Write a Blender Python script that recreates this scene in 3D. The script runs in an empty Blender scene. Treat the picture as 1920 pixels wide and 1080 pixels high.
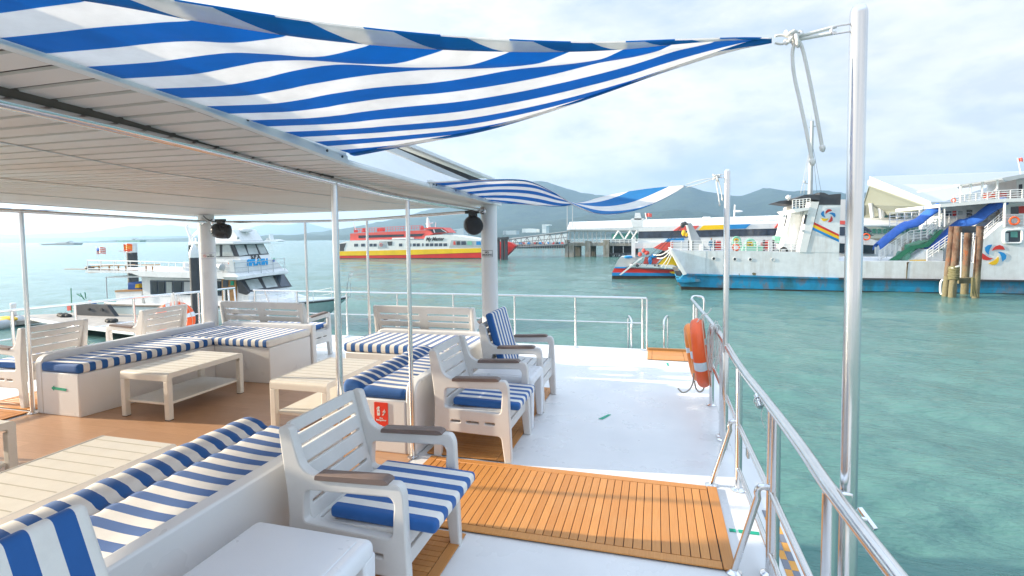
import bpy, bmesh, math, random
import numpy as np
from mathutils import Vector, Matrix
random.seed(7)
SC = bpy.context.scene
COL = SC.collection
R = math.radians
# ---------------------------------------------------------------- camera geometry (solved from the photograph)
F, TILT, ROLL, YAW, PY = 972.9, R(2.912), R(.6835), R(15.57), 492.4
H = 1.75                      # eye height above the deck; deck is z = 0, X to starboard, Y towards the bow
WZ = -3.25                    # water level
def _m(v):
    x, y, z = v
    ct, st, cr, sr = math.cos(TILT), math.sin(TILT), math.cos(ROLL), math.sin(ROLL)
    y, z = ct*y - st*z, st*y + ct*z
    return Vector((cr*x + sr*y, -sr*x + cr*y, z))
XD = _m((math.cos(YAW), 0, -math.sin(YAW))); YD = _m((math.sin(YAW), 0, math.cos(YAW))); ZD = _m((0, -1, 0))
def ray(u, v):
    c = Vector(((u-960)/F, (v-PY)/F, 1))
    return Vector((XD.dot(c), YD.dot(c), ZD.dot(c)))
def fl(u, v, z=0.0):
    r = ray(u, v); t = (z-H)/r.z; return Vector((r.x*t, r.y*t, z))
def ay(u, v, Y):
    r = ray(u, v); t = Y/r.y; return Vector((r.x*t, Y, H+r.z*t))
def ax(u, v, X):
    r = ray(u, v); t = X/r.x; return Vector((X, r.y*t, H+r.z*t))
def pr(p):
    d = Vector(p)-Vector((0, 0, H)); c = XD*d.x + YD*d.y + ZD*d.z
    return (960+F*c.x/c.z, PY+F*c.y/c.z)
# ---------------------------------------------------------------- mesh builder
class MB:
    def __init__(s): s.v = []; s.f = []; s.mi = []; s.uv = []
    def add(s, vs, fs, mi=0, uvs=None):
        b = len(s.v); s.v += [tuple(p) for p in vs]
        for k, f in enumerate(fs):
            s.f.append([b+i for i in f]); s.mi.append(mi)
            s.uv.append([uvs[i] for i in f] if uvs else None)
        return s
    def box(s, x0, x1, y0, y1, z0, z1, mi=0):
        vs = [(x, y, z) for z in (z0, z1) for y in (y0, y1) for x in (x0, x1)]
        return s.add(vs, [(0,2,3,1),(4,5,7,6),(0,1,5,4),(2,6,7,3),(0,4,6,2),(1,3,7,5)], mi)
    def obox(s, c, a, b, d, mi=0):
        c, a, b, d = map(Vector, (c, a, b, d))
        vs = [c + a*i + b*j + d*k for k in (-1, 1) for j in (-1, 1) for i in (-1, 1)]
        return s.add(vs, [(0,2,3,1),(4,5,7,6),(0,1,5,4),(2,6,7,3),(0,4,6,2),(1,3,7,5)], mi)
    def beam(s, p, q, w, h, up=(0,0,1), mi=0):
        p, q = Vector(p), Vector(q); d = (q-p)
        t = d.normalized(); up = Vector(up)
        if abs(t.dot(up)) > .98: up = Vector((1,0,0))
        a = t.cross(up).normalized(); b = a.cross(t)
        return s.obox((p+q)/2, d/2, a*w/2, b*h/2, mi)
    def prism(s, poly, vec, mi=0):
        poly = [Vector(p) for p in poly]; n = len(poly); vec = Vector(vec)
        vs = poly + [p+vec for p in poly]
        fs = [tuple(range(n)), tuple(range(2*n-1, n-1, -1))] + [(i, n+i, n+(i+1) % n, (i+1) % n) for i in range(n)]
        return s.add(vs, fs, mi)
    def tube(s, pts, r, n=8, closed=False, mi=0, caps=True):
        pts = [Vector(p) for p in pts]; N = len(pts)
        rs = r if isinstance(r, (list, tuple)) else [r]*N
        T = []
        for i in range(N):
            a = pts[(i-1) % N] if (closed or i > 0) else pts[i]
            b = pts[(i+1) % N] if (closed or i < N-1) else pts[i]
            T.append((b-a).normalized())
        up = Vector((0,0,1)) if abs(T[0].z) < .9 else Vector((1,0,0))
        nrm = T[0].cross(up).normalized(); vs = []
        for i in range(N):
            nrm = (nrm - T[i]*nrm.dot(T[i]))
            nrm = nrm.normalized() if nrm.length > 1e-6 else T[i].orthogonal().normalized()
            bn = T[i].cross(nrm)
            for k in range(n):
                a = 2*math.pi*k/n
                vs.append(pts[i] + (nrm*math.cos(a) + bn*math.sin(a))*rs[i])
        fs = []
        for i in range(N if closed else N-1):
            j = (i+1) % N
            for k in range(n):
                fs.append((i*n+k, i*n+(k+1) % n, j*n+(k+1) % n, j*n+k))
        if caps and not closed:
            fs += [tuple(range(n-1, -1, -1)), tuple(range((N-1)*n, N*n))]
        return s.add(vs, fs, mi)
    def cyl(s, p, q, r, n=12, mi=0, r2=None):
        return s.tube([p, q], [r, r if r2 is None else r2], n, mi=mi)
    def lathe(s, prof, c, axis=(0,0,1), n=20, mi=0):
        c = Vector(c); A = Vector(axis).normalized(); B = A.orthogonal().normalized(); D = A.cross(B)
        vs = []; N = len(prof)
        for (r, z) in prof:
            for k in range(n):
                a = 2*math.pi*k/n
                vs.append(c + A*z + (B*math.cos(a) + D*math.sin(a))*max(r, 1e-4))
        fs = [(i*n+k, i*n+(k+1) % n, (i+1)*n+(k+1) % n, (i+1)*n+k) for i in range(N-1) for k in range(n)]
        fs += [tuple(range(n-1, -1, -1)), tuple(range((N-1)*n, N*n))]
        return s.add(vs, fs, mi)
    def ell(s, c, rx, ry, rz, n=14, m=9, mi=0):
        c = Vector(c); vs = []
        for i in range(m+1):
            t = math.pi*i/m
            for k in range(n):
                a = 2*math.pi*k/n; q = max(math.sin(t), 1e-3)
                vs.append(c + Vector((rx*q*math.cos(a), ry*q*math.sin(a), rz*math.cos(t))))
        fs = [(i*n+k, (i+1)*n+k, (i+1)*n+(k+1) % n, i*n+(k+1) % n) for i in range(m) for k in range(n)]
        return s.add(vs, fs, mi)
    def grid(s, P, UV=None, mi=0):
        n, m = len(P), len(P[0])
        vs = [p for row in P for p in row]; uv = [u for row in UV for u in row] if UV else None
        fs = [(i*m+j, (i+1)*m+j, (i+1)*m+j+1, i*m+j+1) for i in range(n-1) for j in range(m-1)]
        return s.add(vs, fs, mi, uv)
    def mesh(s, mesh, M=None, mi=0):
        M = M or Matrix()
        return s.add([M @ v.co for v in mesh.vertices], [tuple(p.vertices) for p in mesh.polygons], mi)
    def fp(s, px, Y, thick, mi=0):
        """an outline seen at pixels px, standing in the upright plane y = Y, with real thickness"""
        return s.prism([ay(u, v, Y) for u, v in px], (0, thick, 0), mi)
    def build(s, name, mats, parent=None, smooth=None, bevel=0, bseg=2, weld=False, solid=0):
        me = bpy.data.meshes.new(name)
        me.from_pydata(s.v, [], s.f)
        mats = mats if isinstance(mats, (list, tuple)) else [mats]
        for m in mats: me.materials.append(m)
        if len(mats) > 1:
            me.polygons.foreach_set('material_index', s.mi)
        if any(u is not None for u in s.uv):
            L = me.uv_layers.new(name='UVMap'); i = 0
            for u in s.uv:
                for c in (u or ()): L.data[i].uv = c; i += 1
        bm = bmesh.new(); bm.from_mesh(me)
        if weld: bmesh.ops.remove_doubles(bm, verts=bm.verts, dist=1e-5)
        bmesh.ops.recalc_face_normals(bm, faces=bm.faces); bm.to_mesh(me); bm.free()
        if smooth:
            me.shade_smooth()
            if smooth < 179: me.set_sharp_from_angle(angle=R(smooth))
        o = bpy.data.objects.new(name, me); COL.objects.link(o)
        if bevel:
            b = o.modifiers.new('bevel', 'BEVEL'); b.width = bevel; b.segments = bseg; b.limit_method = 'ANGLE'; b.angle_limit = R(35)
            if not smooth: me.shade_smooth(); me.set_sharp_from_angle(angle=R(50))
        if solid:
            q = o.modifiers.new('solid', 'SOLIDIFY'); q.thickness = solid; q.offset = 0
        if parent is not None: par(o, parent)
        return o
def par(o, p):
    o.parent = p
    if p.type == 'EMPTY': o.matrix_parent_inverse = Matrix.Translation(-p.location)
def tag(o, label, cat, group=None, kind=None):
    if label: o['label'] = label
    if cat: o['category'] = cat
    if group: o['group'] = group
    if kind: o['kind'] = kind
    return o
def thing(name, label, cat, loc, group=None):
    o = bpy.data.objects.new(name, None); o.empty_display_size = .2; COL.objects.link(o); o.location = loc
    return tag(o, label, cat, group)
def struct(o): o['kind'] = 'structure'; return o
def kids(o): return [c for c in bpy.data.objects if c.parent == o]
def dup(root, loc, rz, label, group=None):
    def cp(o, p):
        c = o.copy(); COL.objects.link(c)
        if p is not None: c.parent = p
        for ch in kids0.get(o.name, ()): cp(ch, c)
        return c
    kids0 = {}
    for o in bpy.data.objects:
        if o.parent: kids0.setdefault(o.parent.name, []).append(o)
    c = cp(root, None); c.location = loc; c.rotation_euler = (0, 0, rz); c['label'] = label
    if group: c['group'] = group
    return c
def place(root, loc, rz=0):
    root.location = loc; root.rotation_euler = (0, 0, rz); return root
def rounded(poly, r, n=5):
    """round the corners of a 2-D outline; r may be a list"""
    out = []; N = len(poly)
    for i in range(N):
        p = Vector(poly[i]); a = Vector(poly[i-1]) - p; b = Vector(poly[(i+1) % N]) - p
        ri = r[i] if isinstance(r, (list, tuple)) else r
        ri = min(ri, a.length*.45, b.length*.45)
        if ri < 1e-5: out.append(tuple(p)); continue
        a = p + a.normalized()*ri; b = p + b.normalized()*ri
        for k in range(n+1):
            t = k/n; out.append(tuple(a*(1-t)**2 + p*2*t*(1-t) + b*t*t))
    return out
def plate(outer, holes, thick, bev=.004):
    """flat board with holes and softened edges, as mesh data in its own XY plane"""
    cu = bpy.data.curves.new('plate', 'CURVE'); cu.dimensions = '2D'; cu.fill_mode = 'BOTH'
    cu.extrude = max(thick/2-bev, 1e-4); cu.bevel_depth = bev; cu.bevel_resolution = 1; cu.offset = -bev
    for pl in [outer]+list(holes):
        sp = cu.splines.new('POLY'); sp.points.add(len(pl)-1)
        for p, q in zip(sp.points, pl): p.co = (q[0], q[1], 0, 1)
        sp.use_cyclic_u = True
    return _cv(cu)
def _cv(cu):
    ob = bpy.data.objects.new('tmp', cu); COL.objects.link(ob)
    dg = bpy.context.evaluated_depsgraph_get(); dg.update()
    me = bpy.data.meshes.new_from_object(ob.evaluated_get(dg))
    bpy.data.objects.remove(ob); bpy.data.curves.remove(cu)
    return me
def text(body, size, depth=.002, shear=0, bold=0, align='CENTER', lines=1.0):
    cu = bpy.data.curves.new('t', 'FONT'); cu.body = body; cu.size = size; cu.extrude = depth/2; cu.shear = shear; cu.offset = bold
    cu.align_x = align; cu.align_y = 'CENTER'; cu.space_line = lines; cu.resolution_u = 3
    return _cv(cu)
def frame(o, x, y):
    """matrix with origin o, x axis, y axis"""
    x = Vector(x).normalized(); y = Vector(y); z = x.cross(y).normalized(); y = z.cross(x)
    M = Matrix((x, y, z)).transposed().to_4x4(); M.translation = Vector(o); return M
def smoothcurve(pts, n=6):
    """Catmull-Rom through 3-D points"""
    pts = [Vector(p) for p in pts]; out = []
    for i in range(len(pts)-1):
        p0 = pts[max(i-1, 0)]; p1 = pts[i]; p2 = pts[i+1]; p3 = pts[min(i+2, len(pts)-1)]
        for k in range(n):
            t = k/n
            out.append(.5*((2*p1) + (p2-p0)*t + (2*p0-5*p1+4*p2-p3)*t*t + (3*p1-p0-3*p2+p3)*t**3))
    out.append(pts[-1]); return out
# ---------------------------------------------------------------- materials
def nodes(name):
    m = bpy.data.materials.new(name); m.use_nodes = True; nt = m.node_tree
    return m, nt, nt.nodes['Principled BSDF']
def N(nt, t, **kw):
    n = nt.nodes.new('ShaderNode'+t)
    for k, v in kw.items():
        if k in n.inputs.keys(): n.inputs[k].default_value = v
        else: setattr(n, k, v)
    return n
def ramp(nt, stops, src, interp='LINEAR'):
    r = nt.nodes.new('ShaderNodeValToRGB'); e = r.color_ramp; e.interpolation = interp
    while len(e.elements) < len(stops): e.elements.new(.5)
    for q, (p, c) in zip(e.elements, stops):
        q.position = p; q.color = (c, c, c, 1) if isinstance(c, (int, float)) else (*c, 1)
    nt.links.new(src, r.inputs['Fac']); return r
def mixc(nt, fac, a, b, mode='MIX'):
    m = nt.nodes.new('ShaderNodeMix'); m.data_type = 'RGBA'; m.blend_type = mode
    for s, i in ((fac, 0), (a, 6), (b, 7)):
        if isinstance(s, (int, float)): m.inputs[i].default_value = s
        elif isinstance(s, tuple): m.inputs[i].default_value = (*s, 1)
        else: nt.links.new(s, m.inputs[i])
    return m.outputs[2]
def mth(nt, op, a, b=None, c=None):
    m = nt.nodes.new('ShaderNodeMath'); m.operation = op
    for i, s in enumerate((a, b, c)):
        if s is None: continue
        if isinstance(s, (int, float)): m.inputs[i].default_value = s
        else: nt.links.new(s, m.inputs[i])
    return m.outputs[0]
def coords(nt, scale=(1,1,1), kind='Object'):
    tc = nt.nodes.new('ShaderNodeTexCoord'); mp = nt.nodes.new('ShaderNodeMapping'); mp.inputs['Scale'].default_value = scale
    nt.links.new(tc.outputs[kind], mp.inputs['Vector']); return mp.outputs[0]
def noise(nt, vec, scale=5, detail=4, rough=.55):
    n = N(nt, 'TexNoise'); n.inputs['Scale'].default_value = scale; n.inputs['Detail'].default_value = detail; n.inputs['Roughness'].default_value = rough
    nt.links.new(vec, n.inputs['Vector']); return n.outputs['Fac']
def bump(nt, b, h, strength=.2, dist=.01):
    n = N(nt, 'Bump'); n.inputs['Strength'].default_value = strength; n.inputs['Distance'].default_value = dist
    nt.links.new(h, n.inputs['Height']); nt.links.new(n.outputs[0], b.inputs['Normal'])
def simple(name, col, rough=.5, metal=0., var=.12, vs=6., bmp=0., bs=40., coat=0, rv=.1, stretch=(1,1,1)):
    m, nt, b = nodes(name)
    v = coords(nt, stretch); n = noise(nt, v, vs, 5)
    r = ramp(nt, [(.3, tuple(c*(1-var) for c in col)), (.7, tuple(min(1, c*(1+var*.6)) for c in col))], n)
    nt.links.new(r.outputs[0], b.inputs['Base Color'])
    rr = ramp(nt, [(.3, max(0, rough-rv)), (.7, min(1, rough+rv))], noise(nt, v, vs*2.3, 3)); nt.links.new(rr.outputs[0], b.inputs['Roughness'])
    b.inputs['Metallic'].default_value = metal
    if coat: b.inputs['Coat Weight'].default_value = coat
    if bmp: bump(nt, b, noise(nt, v, bs, 3), bmp, .004)
    return m
def stained(name, col, stains, amt=.5, vs=1.2, zs=.12, rough=.5, xs=1.0):
    """paint with vertical run-down stains of the given colours"""
    m, nt, b = nodes(name)
    v = coords(nt, (xs, 1, zs)); c = None
    base = ramp(nt, [(.3, tuple(q*.9 for q in col)), (.7, tuple(min(1, q*1.04) for q in col))], noise(nt, coords(nt), 2, 4)).outputs[0]
    for k, sc in enumerate(stains):
        n = noise(nt, coords(nt, (xs*(1+.37*k), 1+k, zs*(1+.5*k))), vs*(1+.6*k), 6, .65)
        f = ramp(nt, [(.50, 0), (.68, amt)], n).outputs[0]
        base = mixc(nt, f, base, sc)
    nt.links.new(base, b.inputs['Base Color']); b.inputs['Roughness'].default_value = rough
    bump(nt, b, noise(nt, coords(nt), 9, 3), .15, .02)
    return m
M = {}
M['gel'] = simple('white_gelcoat', (.78,.785,.79), .34, var=.03, vs=1.6, bmp=.03, bs=9)
def deckmat():
    m, nt, b = nodes('deck_paint'); v = coords(nt)
    c = ramp(nt, [(.3, (.72,.725,.73)), (.62, (.80,.80,.80))], noise(nt, v, 1.3, 6, .6)).outputs[0]
    c = mixc(nt, ramp(nt, [(.55, 0), (.85, .22)], noise(nt, v, 2.2, 6, .6)).outputs[0], c, (.62,.62,.60))
    nt.links.new(c, b.inputs['Base Color'])
    nt.links.new(ramp(nt, [(.35, .22), (.65, .45)], noise(nt, v, 3, 4)).outputs[0], b.inputs['Roughness'])
    bump(nt, b, noise(nt, v, 190, 2), .12, .002); return m
M['truss'] = simple('truss_grey', (.20,.22,.24), .5, var=.12, vs=1)
M['deck'] = deckmat()
M['resin'] = simple('chair_resin', (.70,.69,.67), .45, var=.05, vs=8, bmp=.12, bs=160)
M['resin2'] = simple('table_resin', (.74,.715,.655), .48, var=.05, vs=8, bmp=.12, bs=150)
M['arm'] = simple('armrest_brown', (.20,.145,.125), .5, var=.15, vs=14, bmp=.2, bs=80, stretch=(.2,1,1))
M['whiteplastic'] = simple('white_plastic', (.78,.80,.83), .35, var=.02, vs=3)
M['steel'] = simple('polished_steel', (.76,.76,.765), .2, metal=1, var=.07, vs=9, rv=.06, stretch=(1,1,.3))
M['alu'] = simple('white_aluminium', (.70,.735,.75), .38, metal=.15, var=.06, vs=3)
M['dark'] = simple('black_plastic', (.03,.032,.036), .32, var=.3, vs=9)
M['rubber'] = simple('black_rubber', (.015,.015,.016), .7)
M['white'] = simple('white_paint', (.80,.80,.79), .45, var=.06, vs=1.5)
M['rope'] = simple('white_rope', (.74,.74,.72), .8, bmp=.5, bs=220)
M['ropeyellow'] = simple('old_rope', (.17,.155,.075), .9, bmp=.5, bs=60)
M['orange'] = simple('orange_float', (.90,.12,.02), .42, var=.1, vs=7)
M['orange2'] = simple('amber_float', (.90,.24,.02), .42, var=.1, vs=7)
M['reflect'] = simple('reflective_tape', (.66,.74,.80), .35, var=.1)
M['red'] = simple('red_paint', (.62,.03,.02), .45, var=.15, vs=1.0)
M['signred'] = simple('sign_red', (.78,.05,.025), .4, var=.04)
M['yellow'] = simple('yellow_paint', (.85,.52,.01), .45, var=.12, vs=1.0)
M['blue'] = simple('blue_paint', (.01,.24,.58), .45, var=.12, vs=1.0)
M['chute'] = simple('blue_tarpaulin', (.03,.135,.55), .6, var=.2, vs=2, bmp=.5, bs=3)
M['green'] = simple('green_paint', (.03,.22,.11), .55, var=.2, vs=1.5)
M['palegreen'] = simple('pale_green_paint', (.22,.52,.38), .5, var=.15, vs=2)
M['tape'] = simple('green_tape', (.0,.36,.22), .5, var=.1)
M['glass'] = simple('dark_glass', (.03,.045,.06), .08, var=.3, vs=.8)
M['glassblue'] = simple('tinted_glass', (.055,.075,.11), .08, var=.3, vs=2)
M['glasspale'] = simple('pale_glass', (.42,.47,.47), .1, var=.25, vs=2)
M['greyp'] = simple('grey_paint', (.45,.48,.50), .5, var=.12, vs=1)
M['darkgrey'] = simple('dark_grey', (.05,.055,.065), .55, var=.25, vs=2)
M['roofsheet'] = simple('ribbed_roof', (.74,.755,.77), .45, var=.1, vs=.6)
M['concrete'] = stained('concrete', (.34,.32,.29), [(.10,.10,.08), (.2,.17,.1)], .8, 1.0, .3, .85)
M['wood'] = simple('varnished_wood', (.42,.22,.08), .45, var=.3, vs=6, stretch=(.3,1,1))
M['skin'] = simple('skin', (.42,.25,.17), .55)
M['shirt'] = simple('blue_shirt', (.06,.16,.26), .8)
M['trouser'] = simple('dark_cloth', (.03,.035,.05), .8)
M['tan'] = simple('tan_cloth', (.45,.33,.22), .8)
M['ferrywhite'] = stained('ferry_white', (.76,.785,.80), [(.45,.40,.33), (.30,.22,.14)], .22, .8, .10, .5, .9)
M['ferryblue'] = stained('ferry_blue', (.008,.27,.50), [(.02,.10,.09), (.22,.12,.05)], .85, .55, .35, .5, .8)
M['waterline'] = simple('hull_fouling', (.035,.03,.022), .8, var=.4, vs=2)
M['boatwhite'] = simple('boat_white', (.76,.78,.79), .3, var=.05, vs=1)
M['boathull'] = simple('boat_hull', (.56,.68,.70), .25, var=.06, vs=.8)
M['bred'] = simple('ferry_red', (.66,.025,.02), .45, var=.12, vs=.5)
M['byel'] = simple('ferry_yellow', (.86,.55,.0), .45, var=.12, vs=.5)
M['pink'] = simple('faded_red', (.72,.10,.08), .5, var=.12, vs=.6)
M['white2'] = simple('terminal_white', (.66,.675,.69), .5, var=.03, vs=.2)
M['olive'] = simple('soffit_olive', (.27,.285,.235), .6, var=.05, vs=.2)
M['gglass'] = simple('green_glass', (.08,.30,.26), .15, var=.2, vs=.4)
M['pontoon'] = stained('pontoon_deck', (.40,.37,.34), [(.16,.15,.14), (.5,.46,.4)], .6, .9, 1, .8)
def rustmat():
    m, nt, b = nodes('rusty_steel'); v = coords(nt, (1,1,.6))
    c = ramp(nt, [(.28, (.035,.022,.018)), (.42, (.10,.042,.022)), (.55, (.17,.115,.08)), (.66, (.27,.075,.02)), (.8, (.30,.22,.14))], noise(nt, v, 1.5, 8, .68)).outputs[0]
    s = N(nt, 'SeparateXYZ'); tc = N(nt, 'TexCoord'); nt.links.new(tc.outputs['Object'], s.inputs[0])
    f = ramp(nt, [(0, 1), (.5, 1), (1, 0)], mth(nt, 'MULTIPLY_ADD', s.outputs[2], .45, mth(nt, 'MULTIPLY_ADD', noise(nt, coords(nt), 1.5, 3), 1.0, .85)))
    c = mixc(nt, f.outputs[0], c, mixc(nt, noise(nt, coords(nt), 9, 4), (.13,.115,.055), (.24,.21,.13)))
    nt.links.new(c, b.inputs['Base Color']); b.inputs['Roughness'].default_value = .85
    bump(nt, b, noise(nt, v, 14, 6), .7, .05); return m
M['rust'] = rustmat()
def teakmat():
    m, nt, b = nodes('teak_plank'); v = coords(nt, (1,1,1))
    tc = N(nt, 'UVMap'); s = N(nt, 'SeparateXYZ'); nt.links.new(tc.outputs[0], s.inputs[0])
    wn = N(nt, 'TexWhiteNoise', noise_dimensions='1D'); nt.links.new(mth(nt, 'FLOOR', s.outputs[0]), wn.inputs['W'])
    c = ramp(nt, [(0, (.56,.235,.06)), (1, (.70,.315,.09))], wn.outputs['Value']).outputs[0]
    g = noise(nt, coords(nt, (60, 2.2, 1)), 3, 5, .6)
    c = mixc(nt, ramp(nt, [(.35, .38), (.65, 0)], g).outputs[0], c, (.46,.165,.03))
    c = mixc(nt, ramp(nt, [(.5, 0), (.75, .35)], noise(nt, v, 3, 5)).outputs[0], c, (.55,.30,.12))
    nt.links.new(c, b.inputs['Base Color']); b.inputs['Roughness'].default_value = .5
    bump(nt, b, g, .15, .002); return m
M['teak'] = teakmat()
def vinyl():
    m, nt, b = nodes('vinyl_floor')
    br = N(nt, 'TexBrick'); br.offset = .37
    for k, q in (('Scale', 1), ('Mortar Size', .0012), ('Brick Width', 1.2), ('Row Height', .15), ('Bias', 0)): br.inputs[k].default_value = q
    br.inputs['Color1'].default_value = (.47,.27,.155,1); br.inputs['Color2'].default_value = (.56,.335,.20,1); br.inputs['Mortar'].default_value = (.34,.19,.11,1)
    mp = N(nt, 'Mapping'); tc = N(nt, 'TexCoord'); nt.links.new(tc.outputs['Object'], mp.inputs[0]); nt.links.new(mp.outputs[0], br.inputs['Vector'])
    g = noise(nt, coords(nt, (2.5, 38, 1)), 2, 6, .65)
    c = mixc(nt, ramp(nt, [(.4, .5), (.62, 0)], g).outputs[0], br.outputs['Color'], (.40,.22,.125))
    c = mixc(nt, ramp(nt, [(.5, 0), (.72, .3)], noise(nt, coords(nt), 1.1, 5)).outputs[0], c, (.58,.40,.28))
    nt.links.new(c, b.inputs['Base Color']); b.inputs['Roughness'].default_value = .38
    bump(nt, b, g, .08, .002); return m
M['vinyl'] = vinyl()
def stripes(name, blue, white, translucent=0., duty=.5):
    m, nt, b = nodes(name); tc = N(nt, 'UVMap'); s = N(nt, 'SeparateXYZ'); nt.links.new(tc.outputs[0], s.inputs[0])
    u = mth(nt, 'ADD', s.outputs[0], mth(nt, 'MULTIPLY', mth(nt, 'SUBTRACT', noise(nt, coords(nt), 3, 2), .5), .02))
    fr = mth(nt, 'FRACT', u)
    f = mth(nt, 'GREATER_THAN', fr, duty)
    seam = mth(nt, 'LESS_THAN', mth(nt, 'ABSOLUTE', mth(nt, 'SUBTRACT', s.outputs[1], -50)), .01)
    v = coords(nt)
    wv = ramp(nt, [(.3, .90), (.7, 1.04)], noise(nt, v, 7, 6, .7)).outputs[0]
    c = mixc(nt, f, blue, white); c = mixc(nt, 1.0, c, wv, 'MULTIPLY')
    nt.links.new(c, b.inputs['Base Color']); b.inputs['Roughness'].default_value = .82
    b.inputs['Sheen Weight'].default_value = .15
    bump(nt, b, noise(nt, v, 420, 2), .25, .0015)
    if translucent:
        tr = N(nt, 'BsdfTranslucent'); nt.links.new(c, tr.inputs['Color'])
        mx = N(nt, 'MixShader'); mx.inputs[0].default_value = translucent
        nt.links.new(b.outputs[0], mx.inputs[1]); nt.links.new(tr.outputs[0], mx.inputs[2])
        nt.links.new(mx.outputs[0], nt.nodes['Material Output'].inputs[0])
    return m
M['cush'] = stripes('striped_cushion', (.015,.11,.36), (.82,.80,.76))
M['sail'] = stripes('striped_sailcloth', (.012,.275,.62), (.90,.89,.88), .60)
def watermat():
    m, nt, b = nodes('sea_water'); v = coords(nt, (1, 1, 1))
    c = ramp(nt, [(.3, (.075,.185,.165)), (.7, (.105,.225,.20))], noise(nt, v, .06, 5)).outputs[0]
    nt.links.new(c, b.inputs['Base Color']); b.inputs['Roughness'].default_value = .1; b.inputs['IOR'].default_value = 1.33
    h = mth(nt, 'ADD', noise(nt, coords(nt, (1, 3.2, 1)), 3.0, 6, .58), mth(nt, 'MULTIPLY', noise(nt, coords(nt, (1, 3.6, 1)), .9, 3), 1.8))
    rd = mth(nt, 'SUBTRACT', 1.0, mth(nt, 'ABSOLUTE', mth(nt, 'MULTIPLY_ADD', noise(nt, coords(nt, (1, 3.6, 1)), 1.3, 4, .5), 2.0, -1.0)))
    h = mth(nt, 'ADD', h, mth(nt, 'MULTIPLY', rd, .9))
    bump(nt, b, h, .75, .06); return m
M['water'] = watermat()
def hillmat():
    m, nt, b = nodes('forest'); v = coords(nt)
    c = ramp(nt, [(.32, (.008,.026,.026)), (.5, (.02,.046,.032)), (.66, (.045,.08,.04))], noise(nt, v, .03, 10, .78)).outputs[0]
    nt.links.new(c, b.inputs['Base Color']); b.inputs['Roughness'].default_value = 1
    bump(nt, b, noise(nt, v, .03, 9, .75), 1, 14); return m
M['hill'] = hillmat()
# ================================================================ our boat: deck, roof, rails, furniture
def rbox(mb, x0, x1, y0, y1, z0, z1, r, nx, ny, nz=5, axis=None, period=.1, phase=0., deform=None, mi=0):
    """a soft-edged block; stripes run across `axis` (u coordinate in stripe periods)"""
    def lin(a, b, n):
        e = min(r, (b-a)*.49); core = [a+e+(b-a-2*e)*i/n for i in range(n+1)]
        return [a, a+e*.3, a+e*.65] + core + [b-e*.65, b-e*.3, b]
    X, Y, Z = lin(x0, x1, nx), lin(y0, y1, ny), lin(z0, z1, max(1, nz-4))
    def fix(p):
        q = Vector((min(max(p[0], x0+r), x1-r), min(max(p[1], y0+r), y1-r), min(max(p[2], z0+r), z1-r)))
        d = Vector(p)-q
        if d.length > 1e-7: d = d.normalized()*r
        o = q+d
        u = 0. if axis is None else (p['xyz'.index(axis)] - (x0, y0, z0)['xyz'.index(axis)])/period + phase
        if deform: o = deform(o)
        return o, (u, 0)
    def face(A, B, f):
        P = [[fix(f(a, b)) for b in B] for a in A]
        mb.grid([[q[0] for q in row] for row in P], [[q[1] for q in row] for row in P], mi)
    face(X, Y, lambda a, b: (a, b, z1)); face(X, Y, lambda a, b: (a, b, z0))
    face(X, Z, lambda a, b: (a, y0, b)); face(X, Z, lambda a, b: (a, y1, b))
    face(Y, Z, lambda a, b: (x0, a, b)); face(Y, Z, lambda a, b: (x1, a, b))
def weldbuild(mb, name, mat, parent=None, smooth=50):
    # weld while keeping the per-corner stripe coordinates
    o = mb.build(name, mat, parent)
    bm = bmesh.new(); bm.from_mesh(o.data); bmesh.ops.remove_doubles(bm, verts=bm.verts, dist=1e-4)
    bmesh.ops.recalc_face_normals(bm, faces=bm.faces); bm.to_mesh(o.data); bm.free()
    o.data.shade_smooth()
    if smooth < 179: o.data.set_sharp_from_angle(angle=R(smooth))
    return o
DX = .60
# ---- deck
d = MB(); d.box(-8.6, DX, -3, 8.14, -.16, 0)
deck = struct(d.build('deck', M['deck'], bevel=.012))
e = MB()   # gunwale strip outside the stanchions, a little lower and sloping outwards
sec = [(DX, -.012), (DX+.02, -.022), (DX+.15, -.03), (DX+.165, -.045), (DX+.165, -.16), (DX, -.16)]
e.prism([(x, -3, z) for x, z in sec], (0, 11.14, 0))
struct(e.build('deck_edge', M['gel'], bevel=.006))
hl = MB(); hl.box(-8.5, DX+.05, -3, 8.0, WZ-.6, -.165); hl.box(-8.52, DX+.10, -3.02, 8.02, -1.05, -.9)
tag(hl.build('boat_hull', M['boatwhite'], bevel=.03), 'white side of the tour boat below its open top deck', 'boat hull')
fv = MB(); fv.box(-6.12, -1.86, -2.9, 6.0, 0.0005, .004)
struct(fv.build('floor', M['vinyl']))
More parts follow.
